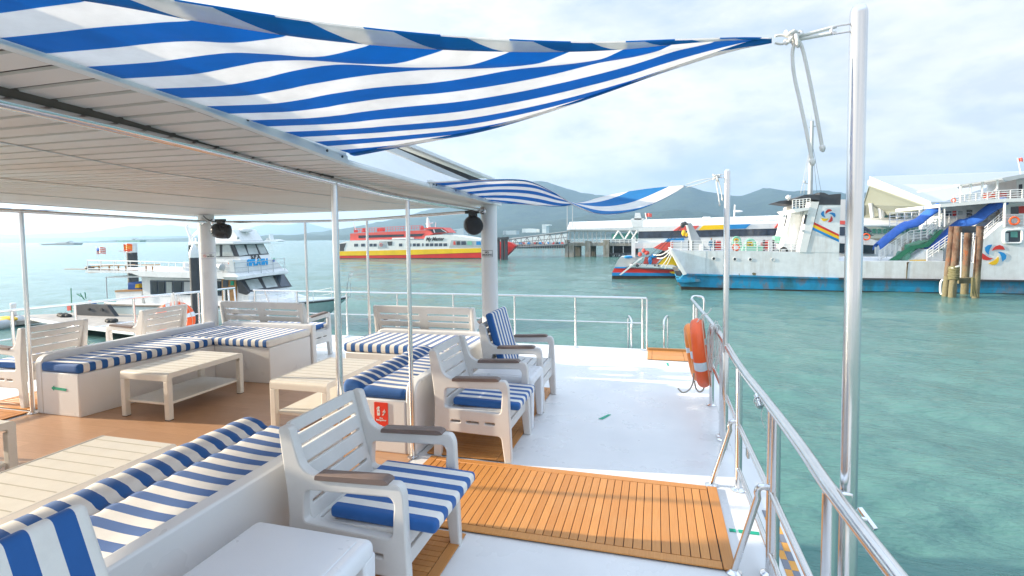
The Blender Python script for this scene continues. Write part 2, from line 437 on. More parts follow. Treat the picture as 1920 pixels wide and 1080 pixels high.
# ---- teak mats
def teak(x0, x1, y0, y1, along, pitch, label, name='teak_mat', border=.06):
    t = thing(name, label, 'deck mat', ((x0+x1)/2, (y0+y1)/2, 0), 'teak slatted deck mats')
    b = MB(); b.box(x0+.004, x1-.004, y0+.004, y1-.004, .004, .009); b.build('backing', M['rubber'], t)
    p = MB(); g = .0045; z = .0165
    def slab(a0, a1, c0, c1, k):
        vs = [(x, y, zz) for zz in (.008, z) for y in (c0, c1) for x in (a0, a1)]
        p.add(vs, [(0,2,3,1),(4,5,7,6),(0,1,5,4),(2,6,7,3),(0,4,6,2),(1,3,7,5)], 0, [(k+.5, 0)]*8)
    slab(x0, x0+border, y0, y1, 301); slab(x1-border, x1, y0, y1, 302)
    slab(x0+border+g, x1-border-g, y0, y0+border, 303); slab(x0+border+g, x1-border-g, y1-border, y1, 304)
    a0, a1 = (x0, x1) if along == 'y' else (y0, y1)
    a0 += border+g; a1 -= border+g; n = max(1, round((a1-a0)/pitch)); w = (a1-a0)/n
    for k in range(n):
        s0, s1 = a0+k*w+g*.5, a0+(k+1)*w-g*.5
        if along == 'y': slab(s0, s1, y0+border+g, y1-border-g, k)
        else: slab(x0+border+g, x1-border-g, s0, s1, k)
    p.build('slats', M['teak'], t, bevel=.0015, bseg=1)
    return t
teak(-1.72, .40, 2.80, 3.72, 'y', .0505, 'wide orange teak mat crossing the white deck towards the side rail')
teak(-1.78, -1.13, 3.765, 5.75, 'x', .045, 'long teak mat under the two armchairs and side table beyond the crossing')
teak(-1.78, -1.07, -.6, 2.765, 'x', .045, 'teak mat under the nearest armchair and white side table')
teak(-8.3, -6.18, 2.80, 3.70, 'y', .0505, 'teak mat on the far side beyond the bench with the green arrow')
teak(-6.95, -6.22, 3.75, 5.9, 'x', .045, 'teak mat under the slatted chairs on the far side')
t = teak(-.12, .44, 7.42, 7.98, 'x', .26, 'small teak landing mat at the ladder gap in the bow rail')
b = MB(); b.box(-.12, .44, 7.985, 8.03, .0, .05); b.build('back_board', M['wood'], t, bevel=.004)
# ---- roof
def lerp(pts, y):
    for (a, p), (b, q) in zip(pts, pts[1:]):
        if y <= b: t = max(0, (y-a)/(b-a)); return p+(q-p)*t
    return pts[-1][1]
RX = [(-3, -1.5), (2.3, -1.5), (3.6, -1.58), (6.0, -1.83)]
RZ = [(-3, 2.30), (.9, 2.215), (1.38, 2.195), (2.27, 2.12), (3.6, 2.105), (6.0, 2.125)]
LXE = -6.55
def zl(y): return lerp([(-3, 2.26), (3.78, 2.168), (4.74, 2.146), (6.16, 2.10)], y)
def roofz(x, y):
    xr = lerp(RX, y); t = (x-LXE)/(xr-LXE); return zl(y)*(1-t) + lerp(RZ, y)*t
def yfront(x): t = (x-LXE)/(-1.83-LXE); return 6.13*(1-t)+6.0*t
roof = thing('roof_canopy', 'flat white roof with beige slatted ceiling over the seating area', 'roof', (-4, 3, 2.1))
s = MB(); ys = [-3+i*.106 for i in range(int(9.0/.106)+1)]
for y in ys:
    y1 = y+.086; nseg = 6
    def row(yy, dz):
        out = []
        for i in range(nseg+1):
            xr = lerp(RX, yy)-.02; x = LXE+.02+(xr-LXE-.02)*i/nseg
            yy2 = min(yy, yfront(x)-.02); out.append((x, yy2, roofz(x, yy2)+dz))
        return out
    s.grid([row(y, .008), row(y+.002, 0), row(y1-.002, 0), row(y1, .008)])
s.build('ceiling_slats', simple('ceiling_slat', (.70,.65,.61), .4, var=.05, vs=2, bmp=.04, bs=60, stretch=(.2,1,1)), roof)
g = MB()
def srow(yy, dz):
    return [(lambda x: (x, min(yy, yfront(x)-.012), roofz(x, min(yy, yfront(x)-.012))+dz))(LXE+.01+(lerp(RX, yy)-.01-LXE)*i/6) for i in range(7)]
yy = [-3, -1, .9, 1.38, 1.8, 2.27, 2.29, 3, 3.6, 4.5, 5.2, 6.13]
g.grid([srow(y, .011) for y in yy]); top = [srow(y, .085 if y < 2.28 else .019) for y in yy]; g.grid(top)
g.build('roof_sheet', simple('groove_brown', (.22,.17,.15), .7, var=.1), roof)
cap = MB(); cap.grid([srow(y, .09 if y < 2.28 else .022) for y in yy]); cap.build('roof_top', M['white'], roof)
j = MB()
for xj in (-2.72, -3.95, -5.2):
    pts = [(xj, y, roofz(xj, y)-.003) for y in yy[:-1]] + [(xj, yfront(xj)-.03, roofz(xj, 6)-.003)]
    j.tube(pts, .0035, 4)
j.build('joint_strip', M['alu'], roof)
fa = MB()
def ring(P, w, h, out):   # side profile: a small lipped gutter
    P = Vector(P); o = Vector(out)
    prof = [(0, -.004), (w*.25, -.010), (w, -.006), (w, h*.55), (w*.8, h*.62), (w*.8, h), (0, h)]
    return [P + o*a + Vector((0, 0, b)) for a, b in prof]
edge = [(lerp(RX, y), y, lerp(RZ, y)) for y in (-3, -1, .3, .9, 1.38, 1.8, 2.27)]
def sweep(mb, edge, w, h, out):
    P = [ring(p, w, h, out) for p in edge]; n = len(P[0])
    vs = [q for r_ in P for q in r_]
    fs = [(i*n+k, i*n+(k+1) % n, (i+1)*n+(k+1) % n, (i+1)*n+k) for i in range(len(P)-1) for k in range(n)]
    mb.add(vs, fs + [tuple(range(n)), tuple(range((len(P)-1)*n, len(P)*n))])
sweep(fa, edge, .035, .062, (1, 0, 0)); fa.build('gutter', M['alu'], roof, bevel=.003)
fb = MB(); sweep(fb, [(lerp(RX, y), y, lerp(RZ, y)) for y in (2.275, 2.9, 3.4)], .028, .022, (1, 0, 0)); fb.build('gutter', M['alu'], roof, bevel=.002)
fc = MB(); sweep(fc, [(lerp(RX, y), y, lerp(RZ, y)) for y in (3.405, 3.8, 4.5, 5.3, 6.0)], .035, .05, (1, 0, 0)); fc.build('gutter', M['alu'], roof, bevel=.003)
ff = MB(); sweep(ff, [(x, yfront(x), roofz(x, yfront(x))) for x in (-1.80, -3, -4, -5.2, -6.55)], .03, .05, (0, 1, 0)); ff.build('front_fascia', M['alu'], roof, bevel=.003)
fl_ = MB(); sweep(fl_, [(LXE, y, zl(y)) for y in (-3, 0, 2, 3.7, 5, 6.15)], .03, .06, (-1, 0, 0)); fl_.build('gutter', M['alu'], roof, bevel=.003)
for y in (.62, 1.12, 1.62, 2.1, 2.22, 3.45, 3.5, 4.0, 4.5, 5.1):
    b = MB(); b.cyl((lerp(RX, y)+.033, y, lerp(RZ, y)+.02), (lerp(RX, y)+.039, y, lerp(RZ, y)+.02), .006, 8); b.build('bolt', M['darkgrey'], roof)
# raised coaming and upper canopy frame beyond the first sail
co = MB()
lo = [Vector((lerp(RX, y)+.02, y, lerp(RZ, y)+.018)) for y in (2.2, 2.7, 3.3, 4.0, 5.2)]
hi = [ax(640, 262, -1.72), ax(700, 274, -1.73), ax(760, 297, -1.75), ax(815, 320, -1.78), ax(885, 345, -1.84)]
lo = [p+Vector((-.03,0,0)) for p in lo]
vs = lo + hi + [p+Vector((-.25,0,-.02)) for p in hi] + [p+Vector((-.2,0,.012)) for p in lo]; n = 5
co.add(vs, [(k*n+i, k*n+i+1, ((k+1) % 4)*n+i+1, ((k+1) % 4)*n+i) for k in range(4) for i in range(n-1)] + [(0, n, 2*n, 3*n), (n-1, 2*n-1, 3*n-1, 4*n-1)])
co.build('coaming', M['alu'], roof, bevel=.006)
uf = thing('upper_canopy', 'grey framed upper canopy edge standing above the roof coaming', 'canopy', (-2.3, 3.5, 2.4))
a0, a1 = ax(742, 262, -2.15), ax(925, 337, -2.15); b0, b1 = ax(722, 276, -2.1), ax(888, 346, -2.1)
ub = MB(); ub.beam(a0, a1, .05, .035); ub.build('top_beam', M['alu'], uf, bevel=.004)
ub = MB(); ub.beam(b0, b1, .04, .05); ub.build('lower_beam', M['greyp'], uf, bevel=.004)
ub = MB(); ub.prism([a0+Vector((-.1,0,-.02)), a1+Vector((-.1,0,-.02)), b1+Vector((-.1,0,.02)), b0+Vector((-.1,0,.02))], (-.03,0,0)); ub.build('shade_panel', M['darkgrey'], uf)
ub = MB(); ub.prism([a0+Vector((-.03,0,.02)), a1+Vector((-.03,0,.02)), a1+Vector((-1.5,0,.05)), a0+Vector((-1.5,0,.05))], (0,0,.02)); ub.build('canopy_sheet', M['alu'], uf)
# ---- roof rails and posts
M['darkbrown'] = simple('dark_gap_shade', (.13,.10,.085), .7)  # dark brown standing in for shade in the gap over the rail
def tubething(name, label, cat, pts, r, group=None, n=10, mat='steel'):
    m = MB(); m.tube(pts, r, n); return tag(m.build(name, M[mat], smooth=50), label, cat, group)
rr = smoothcurve([(-1.865, -2.5, 2.22), (-1.865, 1.0, 2.168), (-1.865, 2.72, 2.092), (-1.865, 3.65, 2.053), (-1.93, 5.72, 2.05)])
m = MB(); q_ = [p for p in rr if p.y < 2.76]; m.grid([[Vector((p.x+dx, p.y, z)) for dx, z in ((.010, p.z+.012), (.010, roofz(p.x, p.y)+.004), (-.010, roofz(p.x, p.y)+.004), (-.010, p.z+.012))] for p in q_]); m.build('rail_gap_shade', M['darkbrown'], roof)  # strip painted as the shadow gap between near roof rail and ceiling
tubething('roof_rail', 'polished steel roof rail running from the near ceiling to the speaker pillar', 'rail', rr, .021)
PLc = ay(390, 500, 6.0); PRc = ay(918, 500, 5.78)
tubething('roof_rail', 'thin steel roof rail along the far side meeting the pillar with the pale notice', 'rail', [(-6.117, -2.5, 2.12), (-6.117, 3.7, 2.058), (-6.14, 5.93, 2.005)], .02)
fr = [(PLc.x+.09, 6.0, 2.0), ay(570, 415, 6.08), ay(690, 411, 6.05), (PRc.x-.1, 5.8, 2.05)]
tubething('roof_rail', 'steel roof rail running across the bow end between the two white pillars', 'rail', smoothcurve(fr), .02)
def pole(x, y, z0, z1, r, label, name='roof_post', group='steel roof posts', seam=None):
    t = thing(name, label, 'post', (x, y, z0), group)
    m = MB(); m.tube([(x, y, z0), (x, y, z1)], r, 14); m.build('tube', M['steel'], t, smooth=50)
    m = MB(); m.lathe([(r+.026, 0), (r+.028, .004), (r+.012, .010), (r+.003, .014)], (x, y, z0), n=18); m.build('base_flange', M['steel'], t, smooth=40)
    return t
pole(-1.865, 3.685, .004, 2.045, .017, 'steel roof post in front of the fire extinguisher sign')
pole(-1.865, 2.735, .004, 2.09, .020, 'thicker steel roof post right behind the nearest armchair')
pole(-6.117, 3.70, .004, 2.05, .020, 'steel roof post beside the bench end with the green arrow')
pole(-4.655, 6.13, 0, 1.99, .017, 'steel roof post beside the far bench end, next to a loveseat arm')
pole(-3.68, 6.10, 0, 2.0, .017, 'steel roof post behind the striped cushion of the far corner bench')
pole(-6.117, 2.735, .004, 2.07, .020, 'steel roof post standing outside the picture on the far side')
# ---- pillars
def pillar(c, r, z1, label):
    t = thing('roof_pillar', label, 'pillar', (c.x, c.y, 0), 'white roof pillars')
    m = MB(); m.lathe([(r, 0), (r, z1)], (c.x, c.y, 0), n=40); m.build('shaft', M['gel'], t, smooth=40)
    return t
rpil = .094
p1 = pillar(PRc, rpil, 2.12, 'round white pillar with a no smoking notice behind the cushioned armchair')
p2 = pillar(PLc, .105, 2.105, 'round white pillar with a pale notice at the far corner of the benches')
def socket(par_, c, d):
    m = MB(); d = Vector(d); m.lathe([(.045, 0), (.045, .008), (.03, .014), (.024, .03)], Vector(c), d, 18); m.build('rail_socket', M['steel'], par_, smooth=40)
socket(p1, (PRc.x-.045, PRc.y-.088, 2.05), (0, -1, 0)); socket(p2, (PLc.x+.03, PLc.y-.105, 2.005), (0, -1, 0)); socket(p2, (PLc.x+.105, PLc.y, 2.0), (1, 0, 0))
def curved_sign(c, r, u0, u1, v0, v1, Y, label, body, size, border, extra=0, lines=1.0):
    a, b = ay(u0, v0, Y), ay(u1, v1, Y)
    w, h = abs(b.x-a.x), abs(a.z-b.z); zc = (a.z+b.z)/2; xc = (a.x+b.x)/2
    ang0 = math.asin(max(-1, min(1, (xc-c.x)/r)))
    t = thing('notice', label, 'notice', (c.x, c.y-r, zc))
    def wrap(x, z, off): q = ang0 + x/r; return (c.x + math.sin(q)*(r+off), c.y - math.cos(q)*(r+off), zc+z)
    def patch(x0, x1, z0, z1, off, name, mat):
        m = MB(); xs = [x0+(x1-x0)*i/10 for i in range(11)]
        m.grid([[wrap(x, z0, off) for x in xs], [wrap(x, z1, off) for x in xs]]); return m.build(name, mat, t, smooth=60)
    patch(-w/2, w/2, -h/2, h/2, .0012, 'border', border); patch(-w/2+.004, w/2-.004, -h/2+.004, h/2-.004, .002, 'panel', M['white'])
    tm = text(body, size, .0004, bold=size*.03, lines=lines); m = MB()
    m.add([wrap(v.co.x+extra, v.co.y, .0032+v.co.z) for v in tm.vertices], [tuple(p.vertices) for p in tm.polygons]); m.build('lettering', M['dark'], t)
    return t, wrap, h
curved_sign(PRc, rpil, 901, 923, 469.5, 482, 5.68, 'white NO SMOKING notice on the pillar beside the yellow and red ferry', 'NO\nSMOKING', .030, M['dark'], .004, .95)
t, wrap, hh = curved_sign(PLc, .105, 374, 399, 474.5, 485.5, 5.895, 'pale violet rimmed NO SMOKING notice on the far corner pillar', 'NO\nSMOKING', .022, simple('violet', (.45,.36,.55), .5), .028, .95)
m = MB(); m.tube([wrap(-.045+.017*math.cos(a), .017*math.sin(a), .004) for a in [i*math.pi/8 for i in range(16)]], .002, 5, closed=True); m.tube([wrap(-.057, .012, .004), wrap(-.033, -.012, .004)], .002, 5); m.build('prohibition_ring', M['signred'], t)
# ---- speakers
def speaker(u, v, Y, w, h, ax_, label):
    c = ay(u, v, Y); t = thing('loudspeaker', label, 'speaker', c)
    A = Vector(ax_).normalized(); L = w
    m = MB(); prof = [(h*.05, -L*.52), (h*.28, -L*.47), (h*.41, -L*.36), (h*.49, -L*.15), (h*.5, .08*L), (h*.47, .28*L), (h*.45, .30*L)]
    m.lathe(prof, c, A, 28); m.build('body', M['dark'], t, smooth=50)
    m = MB(); m.lathe([(h*.46, .305*L), (h*.47, .33*L), (h*.44, .40*L), (h*.36, .46*L), (h*.2, .50*L), (.004, .51*L)], c, A, 28); m.build('grille', simple('speaker_grille', (.03,.032,.036), .6, bmp=.6, bs=600), t, smooth=50)
    m = MB(); m.box(c.x-.045, c.x+.045, c.y-.03, c.y+.03, c.z+h*.42, c.z+h*.66); m.box(c.x-.09, c.x+.07, c.y-.022, c.y+.022, c.z+h*.60, c.z+h*.76); m.build('bracket', M['dark'], t, bevel=.006)
    return t
speaker(415, 433, 5.82, .25, .215, (.80, .60, -.12), 'black egg shaped speaker hung under the far corner of the roof')
speaker(887, 422, 5.52, .20, .215, (.55, -.8, -.22), 'black egg shaped speaker hung beside the pillar with the no smoking notice')
m = MB(); q = [ay(381, 405, 5.85), ay(390, 412, 5.8), ay(402, 416, 5.8), ay(412, 417, 5.82)]; m.tube(smoothcurve(q), .008, 6); tag(m.build('speaker_cable', M['dark'], smooth=60), 'black cable curling from the ceiling to the far speaker', 'cable')
m = MB(); q = [ay(906, 388, 5.6), ay(907, 393, 5.58), ay(903, 398, 5.55), ay(893, 400, 5.53)]; m.tube(smoothcurve(q), .005, 6); tag(m.build('speaker_cable', M['dark'], smooth=60), 'short black cable from the roof to the speaker by the ferry', 'cable')
# ---- built-in benches
def roundslab(name, x0, x1, z0, z1, y0, y1, along, par_, r=.12):
    """low wall whose near upper corner is rounded"""
    if along == 'y': poly = [(y0, z0), (y1, z0), (y1, z1), (y0, z1)]; f = lambda q: (x0, q[0], q[1]); vec = (x1-x0, 0, 0)
    else: poly = [(x0, z0), (x1, z0), (x1, z1), (x0, z1)]; f = lambda q: (q[0], y0, q[1]); vec = (0, y1-y0, 0)
    pl = rounded(poly, [0, 0, .02, r], 8); m = MB(); m.prism([f(q) for q in pl], vec); return m.build(name, M['gel'], par_, bevel=.012)
def bench(label, loc, parts, walls):
    t = thing('corner_bench', label, 'bench', loc, 'built-in white benches')
    for poly in parts:
        m = MB(); m.prism([(x, y, .002) for x, y in poly], (0, 0, .438)); m.build('base', M['gel'], t, bevel=.012)
    for w in walls: roundslab('back_wall', *w, t)
    return t
bR = bench('L-shaped white bench with the red fire extinguisher sign on its end', (-2.2, 4.8, 0),
    [[(-2.44, 3.71), (-1.935, 3.71), (-1.935, 5.18), (-1.935, 5.95), (-2.44, 5.95)], [(-3.47, 5.20), (-2.445, 5.20), (-2.445, 5.95), (-3.47, 5.95)]],
    [(-1.933, -1.845, .003, .595, 3.712, 5.95, 'y'), (-3.50, -1.848, .003, .575, 5.953, 6.04, 'x')])
bL = bench('L-shaped white bench with a green arrow on its end, on the far side', (-5.8, 4.6, 0),
    [[(-6.0, 3.72), (-5.496, 3.72), (-5.287, 5.12), (-5.29, 5.96), (-6.0, 5.96)], [(-5.284, 5.15), (-4.49, 5.18), (-4.49, 5.95), (-5.284, 5.95)]],
    [(-6.09, -6.002, .003, .60, 3.722, 5.88, 'y'), (-6.0, -4.47, .003, .585, 5.963, 6.05, 'x')])
bF = bench('white bench in the foreground with the long wavy striped cushion', (-2.2, 1.2, 0),
    [[(-2.45, -.9), (-1.935, -.9), (-1.935, 2.72), (-2.45, 2.72)]], [(-1.933, -1.845, .003, .605, -.9, 2.72, 'y', )])
bG = bench('white bench outside the picture on the far side near the camera', (-5.8, 1, 0),
    [[(-6.0, -.9), (-5.496, -.9), (-5.496, 2.70), (-6.0, 2.70)]], [(-6.09, -6.002, .003, .60, -.9, 2.70, 'y')])
# cushions
def hump(xl, amp=.045, wave=.012, ph=0, wl=.205):
    def f(p):
        k = max(0., (p.z-.44)/.10); x = p.x-xl
        p.z += k*(amp*math.exp(-((x-.05)/.105)**2) - .018*math.exp(-((x-.20)/.025)**2) + .006*math.sin(x*9))
        p.z += k*wave*math.sin(p.y*2*math.pi/wl+ph)*math.exp(-((x-.16)/.09)**2)
        p.x += .008*math.sin(p.y*31+ph)*math.exp(-(x/.08)**2)
        return p
    return f
def cushion(name, box, r, axis, period, label, group, nx=18, ny=18, phase=0., deform=None, parent=None, cat='cushion'):
    m = MB(); rbox(m, *box, r, nx, ny, 6, axis, period, phase, deform)
    o = weldbuild(m, name, M['cush'], parent, 180)
    if parent is None: tag(o, label, cat, group)
    return o
cushion('bench_cushion', (-2.56, -1.94, -.9, 2.70, .442, .575), .035, 'y', .11, 'long blue striped cushion with a wavy rolled edge on the foreground bench', 'striped bench cushions', 22, 130, .81, hump(-2.56, .032, .008, 0, .11))
cushion('bench_cushion', (-2.52, -1.94, 3.715, 5.19, .442, .53), .035, 'y', .11, 'striped cushion with a rolled edge above the fire extinguisher sign', 'striped bench cushions', 22, 60, .04, hump(-2.52, .045, .007, 0, .11))
cushion('bench_cushion', (-3.49, -1.94, 5.195, 5.94, .442, .54), .03, 'x', .11, 'striped cushion of the far bench in front of a slatted loveseat and the ferry', 'striped bench cushions', 40, 14, .04)
def shear(p):
    t = (p.y-3.72)/1.42; p.x += .205*max(0, t)*max(0, (p.x+6.0)/.5); return p
cushion('bench_cushion', (-6.0, -5.485, 3.715, 5.14, .442, .535), .028, 'y', .108, 'striped cushion running back from the bench end with the green arrow', 'striped bench cushions', 14, 60, .05, shear)
cushion('bench_cushion', (-5.99, -4.485, 5.15, 5.95, .442, .535), .028, 'x', .11, 'striped corner cushion beneath the slatted loveseat on the far side', 'striped bench cushions', 50, 14, .04)
# ---- fire sign on the bench end
YS = 3.706
fs = thing('fire_sign', 'red fire extinguisher sign with white pictograms on the bench end', 'sign', ay(715, 775, YS))
A, B = ay(701.5, 753.5, YS), ay(728, 800, YS); w, h = B.x-A.x, A.z-B.z; cx, cz = (A.x+B.x)/2, (A.z+B.z)/2
m = MB(); m.prism([(cx+x, YS-.0015, cz+z) for x, z in rounded([(-w/2,-h/2),(w/2,-h/2),(w/2,h/2),(-w/2,h/2)], .008)], (0, .004, 0)); m.build('panel', M['signred'], fs)
FM = frame((cx, YS-.002, cz), (1,0,0), (0,0,1))
def flat(parent, name, mat, poly, Mx, th=.0008):
    m = MB(); m.prism([Mx @ Vector((x, y, 0)) for x, y in poly], Mx.to_3x3() @ Vector((0, 0, th))); return m.build(name, mat, parent)
flat(fs, 'extinguisher_pictogram', M['white'], rounded([(-.036,-.012),(-.010,-.012),(-.010,.036),(-.036,.036)], .006), FM)
flat(fs, 'extinguisher_pictogram', M['white'], [(-.032,.037),(-.014,.037),(-.016,.05),(-.010,.052),(-.012,.062),(-.024,.064),(-.038,.05),(-.040,.036),(-.037,.036),(-.034,.046),(-.029,.051)], FM)
flat(fs, 'label_patch', M['signred'], [(-.030,.014),(-.016,.014),(-.016,.022),(-.030,.022)], Matrix.Translation((0,-.001,0)) @ FM)
for dx, dz in ((.012, .0), (.020, .012), (.014, .024)):
    flat(fs, 'flame_pictogram', M['white'], [(dx-.002, dz-.008), (dx+.010, dz-.006), (dx+.020, dz+.008), (dx+.018, dz+.022), (dx+.011, dz+.008), (dx+.003, dz+.002)], FM)
tm = text('Fire\nExtinguisher', .0185, .0008, bold=.0006, lines=.85); m = MB(); m.mesh(tm, FM @ Matrix.Translation((0, -.040, .0004))); m.build('lettering', M['white'], fs)
# ---- small things on the bench fronts and deck
YA = 3.716; a = lambda u, v: ay(u, v, YA)
m = MB(); m.prism([a(96, 727.5), a(101, 723.2), a(101.5, 725.6), a(124, 729), a(123.6, 733.6), a(101, 730.4), a(101, 732.6)], (0, .003, 0))
tag(m.build('arrow_sticker', M['tape']), 'green arrow sticker on the white end of the far bench', 'sticker')
def on_deck(px, label, z=.002, name='tape_mark', mat='tape', group='green tape marks on the deck'):
    m = MB(); m.prism([fl(u, v, z) for u, v in px], (0, 0, .002)); return tag(m.build(name, M[mat]), label, 'tape', group)
on_deck([(1122, 785.5), (1140, 777), (1146, 777.5), (1130, 786.5)], 'short green tape mark in the middle of the white deck')
on_deck([(1249, 680.5), (1253, 680.5), (1254, 686), (1251.5, 686)], 'tiny green tape mark near the teak landing mat')
on_deck([(1367, 991), (1379, 992.5), (1380.5, 998), (1368, 996.5)], 'green tape stub next to the corner of the wide teak mat')
on_deck([(1384, 993), (1423, 998), (1424, 1003.5), (1385.5, 998.8)], 'longer green tape strip between teak mat and rail post')
def chevron():
    t = thing('hazard_tape', 'two rows of orange and grey blocks taped along the deck edge', 'tape', (.69, 2.6, -.02))
    a = MB(); b = MB(); k = 0
    for r_, x0 in enumerate((.655, .692)):
        y = 1.2
        while y < 3.5:
            z = -.022-.0615*(x0-.62)+.0012
            (a if (k+r_) % 2 else b).box(x0, x0+.034, y, y+.085, z-.002, z+.0012); y += .087; k += 1
        k = 0
    a.build('orange_blocks', simple('tape_orange', (.78,.36,.06), .5), t); b.build('grey_blocks', simple('tape_grey', (.20,.22,.27), .5), t)
chevron()
m = MB(); c = fl(297, 722, .2); c = ax(297, 722, -5.46); m.lathe([(.052, 0), (.052, .008), (.04, .014), (.02, .012), (.004, .012)], (c.x-.003, c.y, c.z), (1, -.15, 0), 20)
tag(m.build('floor_socket', M['dark'], smooth=40), 'round black outlet on the bench front behind the coffee table', 'outlet')
m = MB(); c = ay(458, 684, 5.12); 
for k in range(3): m.tube([(c.x+(.055-.016*k)*math.cos(q), 5.147-.001*k, c.z+(.075-.02*k)*math.sin(q)) for q in [i*math.pi/10 for i in range(20)]], .0035, 5, closed=True)
tag(m.build('round_vent', M['gel'], smooth=60), 'pale round vent on the bench front beside the coffee table', 'vent')
# ================================================================ chairs
def side_profile(W=.65):
    h = W/2
    outer = [(-h, 0), (-h+.06, 0), (-h+.085, .215), (h-.085, .205), (h-.058, 0), (h, 0), (h-.022, .60), (h-.045, .645), (-h+.20, .622), (-h+.095, .66), (-h+.035, .855), (-h-.03, .855), (-h+.02, .47)]
    rad = [.004, .004, .03, .03, .004, .004, .05, .045, .05, .07, .02, .03, .1]
    hole = [(-h+.10, .405), (h-.085, .385), (h-.072, .55), (h-.09, .578), (-h+.11, .558)]
    return rounded(outer, rad), [rounded(hole, .028)] + [rounded([(x0, .292), (x1, .292), (x1, .308), (x0, .308)], .006, 3) for x0, x1 in ((-.17, -.09), (-.045, .06), (.11, .19))]
def make_chair(label, width=.66, two=False, group='beige slatted armchairs'):
    root = thing('loveseat' if two else 'armchair', label, 'loveseat' if two else 'armchair', (0, 0, 0), 'two-seat slatted loveseats' if two else group)
    W2 = width/2; O, Hs = side_profile(); sp = plate(O, Hs, .052, .009)
    for sgn in (-1, 1):
        y = sgn*(W2-.026)
        Mx = Matrix.Translation((0, y, 0)) @ Matrix.Rotation(R(90), 4, 'X')
        m = MB(); m.mesh(sp, Mx); side = m.build('side_frame', M['resin'], root, smooth=40)
        m = MB(); m.prism([(x, y-.034, z) for x, z in rounded([(-.155, .618), (.20, .634), (.235, .640), (.225, .655), (.20, .662), (-.15, .643)], .008, 3)], (0, .068, 0)); m.build('arm_pad', M['arm'], side, bevel=.006)
    # backrest: slotted board leaning back
    iw = width-.098
    z0, z1 = 0., .50
    nb = 2 if two else 1; holes = []
    for b in range(nb):
        c0 = -iw/2 + b*iw/nb; c1 = c0+iw/nb
        m0 = .035 if b == 0 else .06; m1 = .035 if b == nb-1 else .06; sw = .024 if two else .015
        for q in (.085, .175, .265, .355, .425) if not two else (.19, .285, .375):
            holes.append(rounded([(c0+m0, q), (c1-m1, q), (c1-m1, q+sw), (c0+m0, q+sw)], .005, 3))
    bp = plate(rounded([(-iw/2, z0), (iw/2, z0), (iw/2, z1), (-iw/2, z1)], [.01, .01, .03, .03]), holes, .03, .006)
    bx = Vector((0, 1, 0)); by = Vector((-.118, 0, .475))
    m = MB(); m.mesh(bp, frame((-.222, 0, .372), bx, by)); m.build('backrest', M['resin'], root, smooth=40)
    # seat: slotted board
    holes = [rounded([(-.19+.085*k, -iw/2+.03), (-.177+.085*k, -iw/2+.03), (-.177+.085*k, iw/2-.03), (-.19+.085*k, iw/2-.03)], .005, 3) for k in range(6)]
    sp2 = plate(rounded([(-.245, -iw/2), (.285, -iw/2), (.285, iw/2), (-.245, iw/2)], .012), holes, .03, .006)
    Mx = Matrix.Translation((0, 0, .385)) @ Matrix.Rotation(R(-2), 4, 'Y')
    m = MB(); m.mesh(sp2, Mx); m.build('seat', M['resin'], root, smooth=40)
    fp_ = plate(rounded([(-iw/2, 0), (iw/2, 0), (iw/2, .165), (-iw/2, .165)], .012), [rounded([(-iw/2+.05, .078), (iw/2-.05, .078), (iw/2-.05, .096), (-iw/2+.05, .096)], .007, 3)], .03, .006)
    m = MB(); m.mesh(fp_, frame((.268, 0, .215), (0, 1, 0), (0, 0, 1))); m.build('front_apron', M['resin'], root, smooth=40)
    ft = plate(rounded([(-iw/2, 0), (iw/2, 0), (iw/2, .10), (-iw/2, .10)], .012), [], .03, .006)
    m = MB(); m.mesh(ft, frame((-.255, 0, .27), (0, 1, 0), (0, 0, 1))); m.build('rear_apron', M['resin'], root, smooth=40)
    return root
def seat_cushion(label, width=.55, period=.104):
    m = MB()
    def puff(p):
        k = max(0, (p.z-.41)/.07); p.z += k*.012*math.cos(p.x*2.6)*math.cos(p.y*3) - .017*(p.x+.0) ; return p
    rbox(m, -.235, .315, -width/2, width/2, .405, .458, .02, 14, 14, 6, 'y', period, .04, puff)
    return tag(weldbuild(m, 'seat_cushion', M['cush'], None, 180), label, 'cushion', 'striped seat cushions')
def back_cushion(label, period, phase=0.):
    m = MB(); rbox(m, -.035, .035, -.285, .285, 0, .60, .028, 5, 14, 14, 'y', period, phase, None)
    return tag(weldbuild(m, 'back_cushion', M['cush'], None, 180), label, 'cushion', 'striped back cushions')
c1 = make_chair('nearest beige slatted armchair with striped seat cushion beside the white side table')
chairs = [(-1.39, 2.375, 0, None),
    (-1.39, 4.075, 0, 'beige armchair with striped seat cushion at the near end of the long teak mat'),
    (-1.39, 5.275, 0, 'armchair with a striped cushion leaning on its back, next to the pillar'),
    (-1.43, .84, 0, 'armchair cut off by the lower corner of the photo with cushion on its back'),
    (-6.68, 4.10, math.pi, 'slatted armchair on the far side behind the bench with the green arrow'),
    (-6.68, 5.42, math.pi, 'slatted armchair on the far side in front of the hanging lifebuoy')]
for x, y, rz, lb in chairs:
    if lb is None: place(c1, (x, y, 0), rz)
    else: dup(c1, (x, y, .001), rz, lb)
s1 = seat_cushion('striped seat cushion with wide bands on the nearest armchair'); place(s1, (-1.275, 2.375, .0), 0)
for x, y, rz, lb in ((-1.33, 4.075, 0, 'striped seat cushion on the armchair by the fire extinguisher bench'), (-6.70, 4.10, math.pi, 'striped seat cushion on the far side armchair beside the roof post')):
    q = dup(s1, (x, y, .001), rz, lb)
b1 = back_cushion('narrow striped cushion leaning on the armchair by the pillar', .093, .04)
b1.rotation_euler = (0, R(-15), 0); b1.location = (-1.50, 5.275, .385)
b2 = back_cushion('broad striped cushion draped against the armchair in the lower corner', .118, .05)
b2.rotation_euler = (0, R(-21), 0); b2.location = (-1.50, .865, .385)
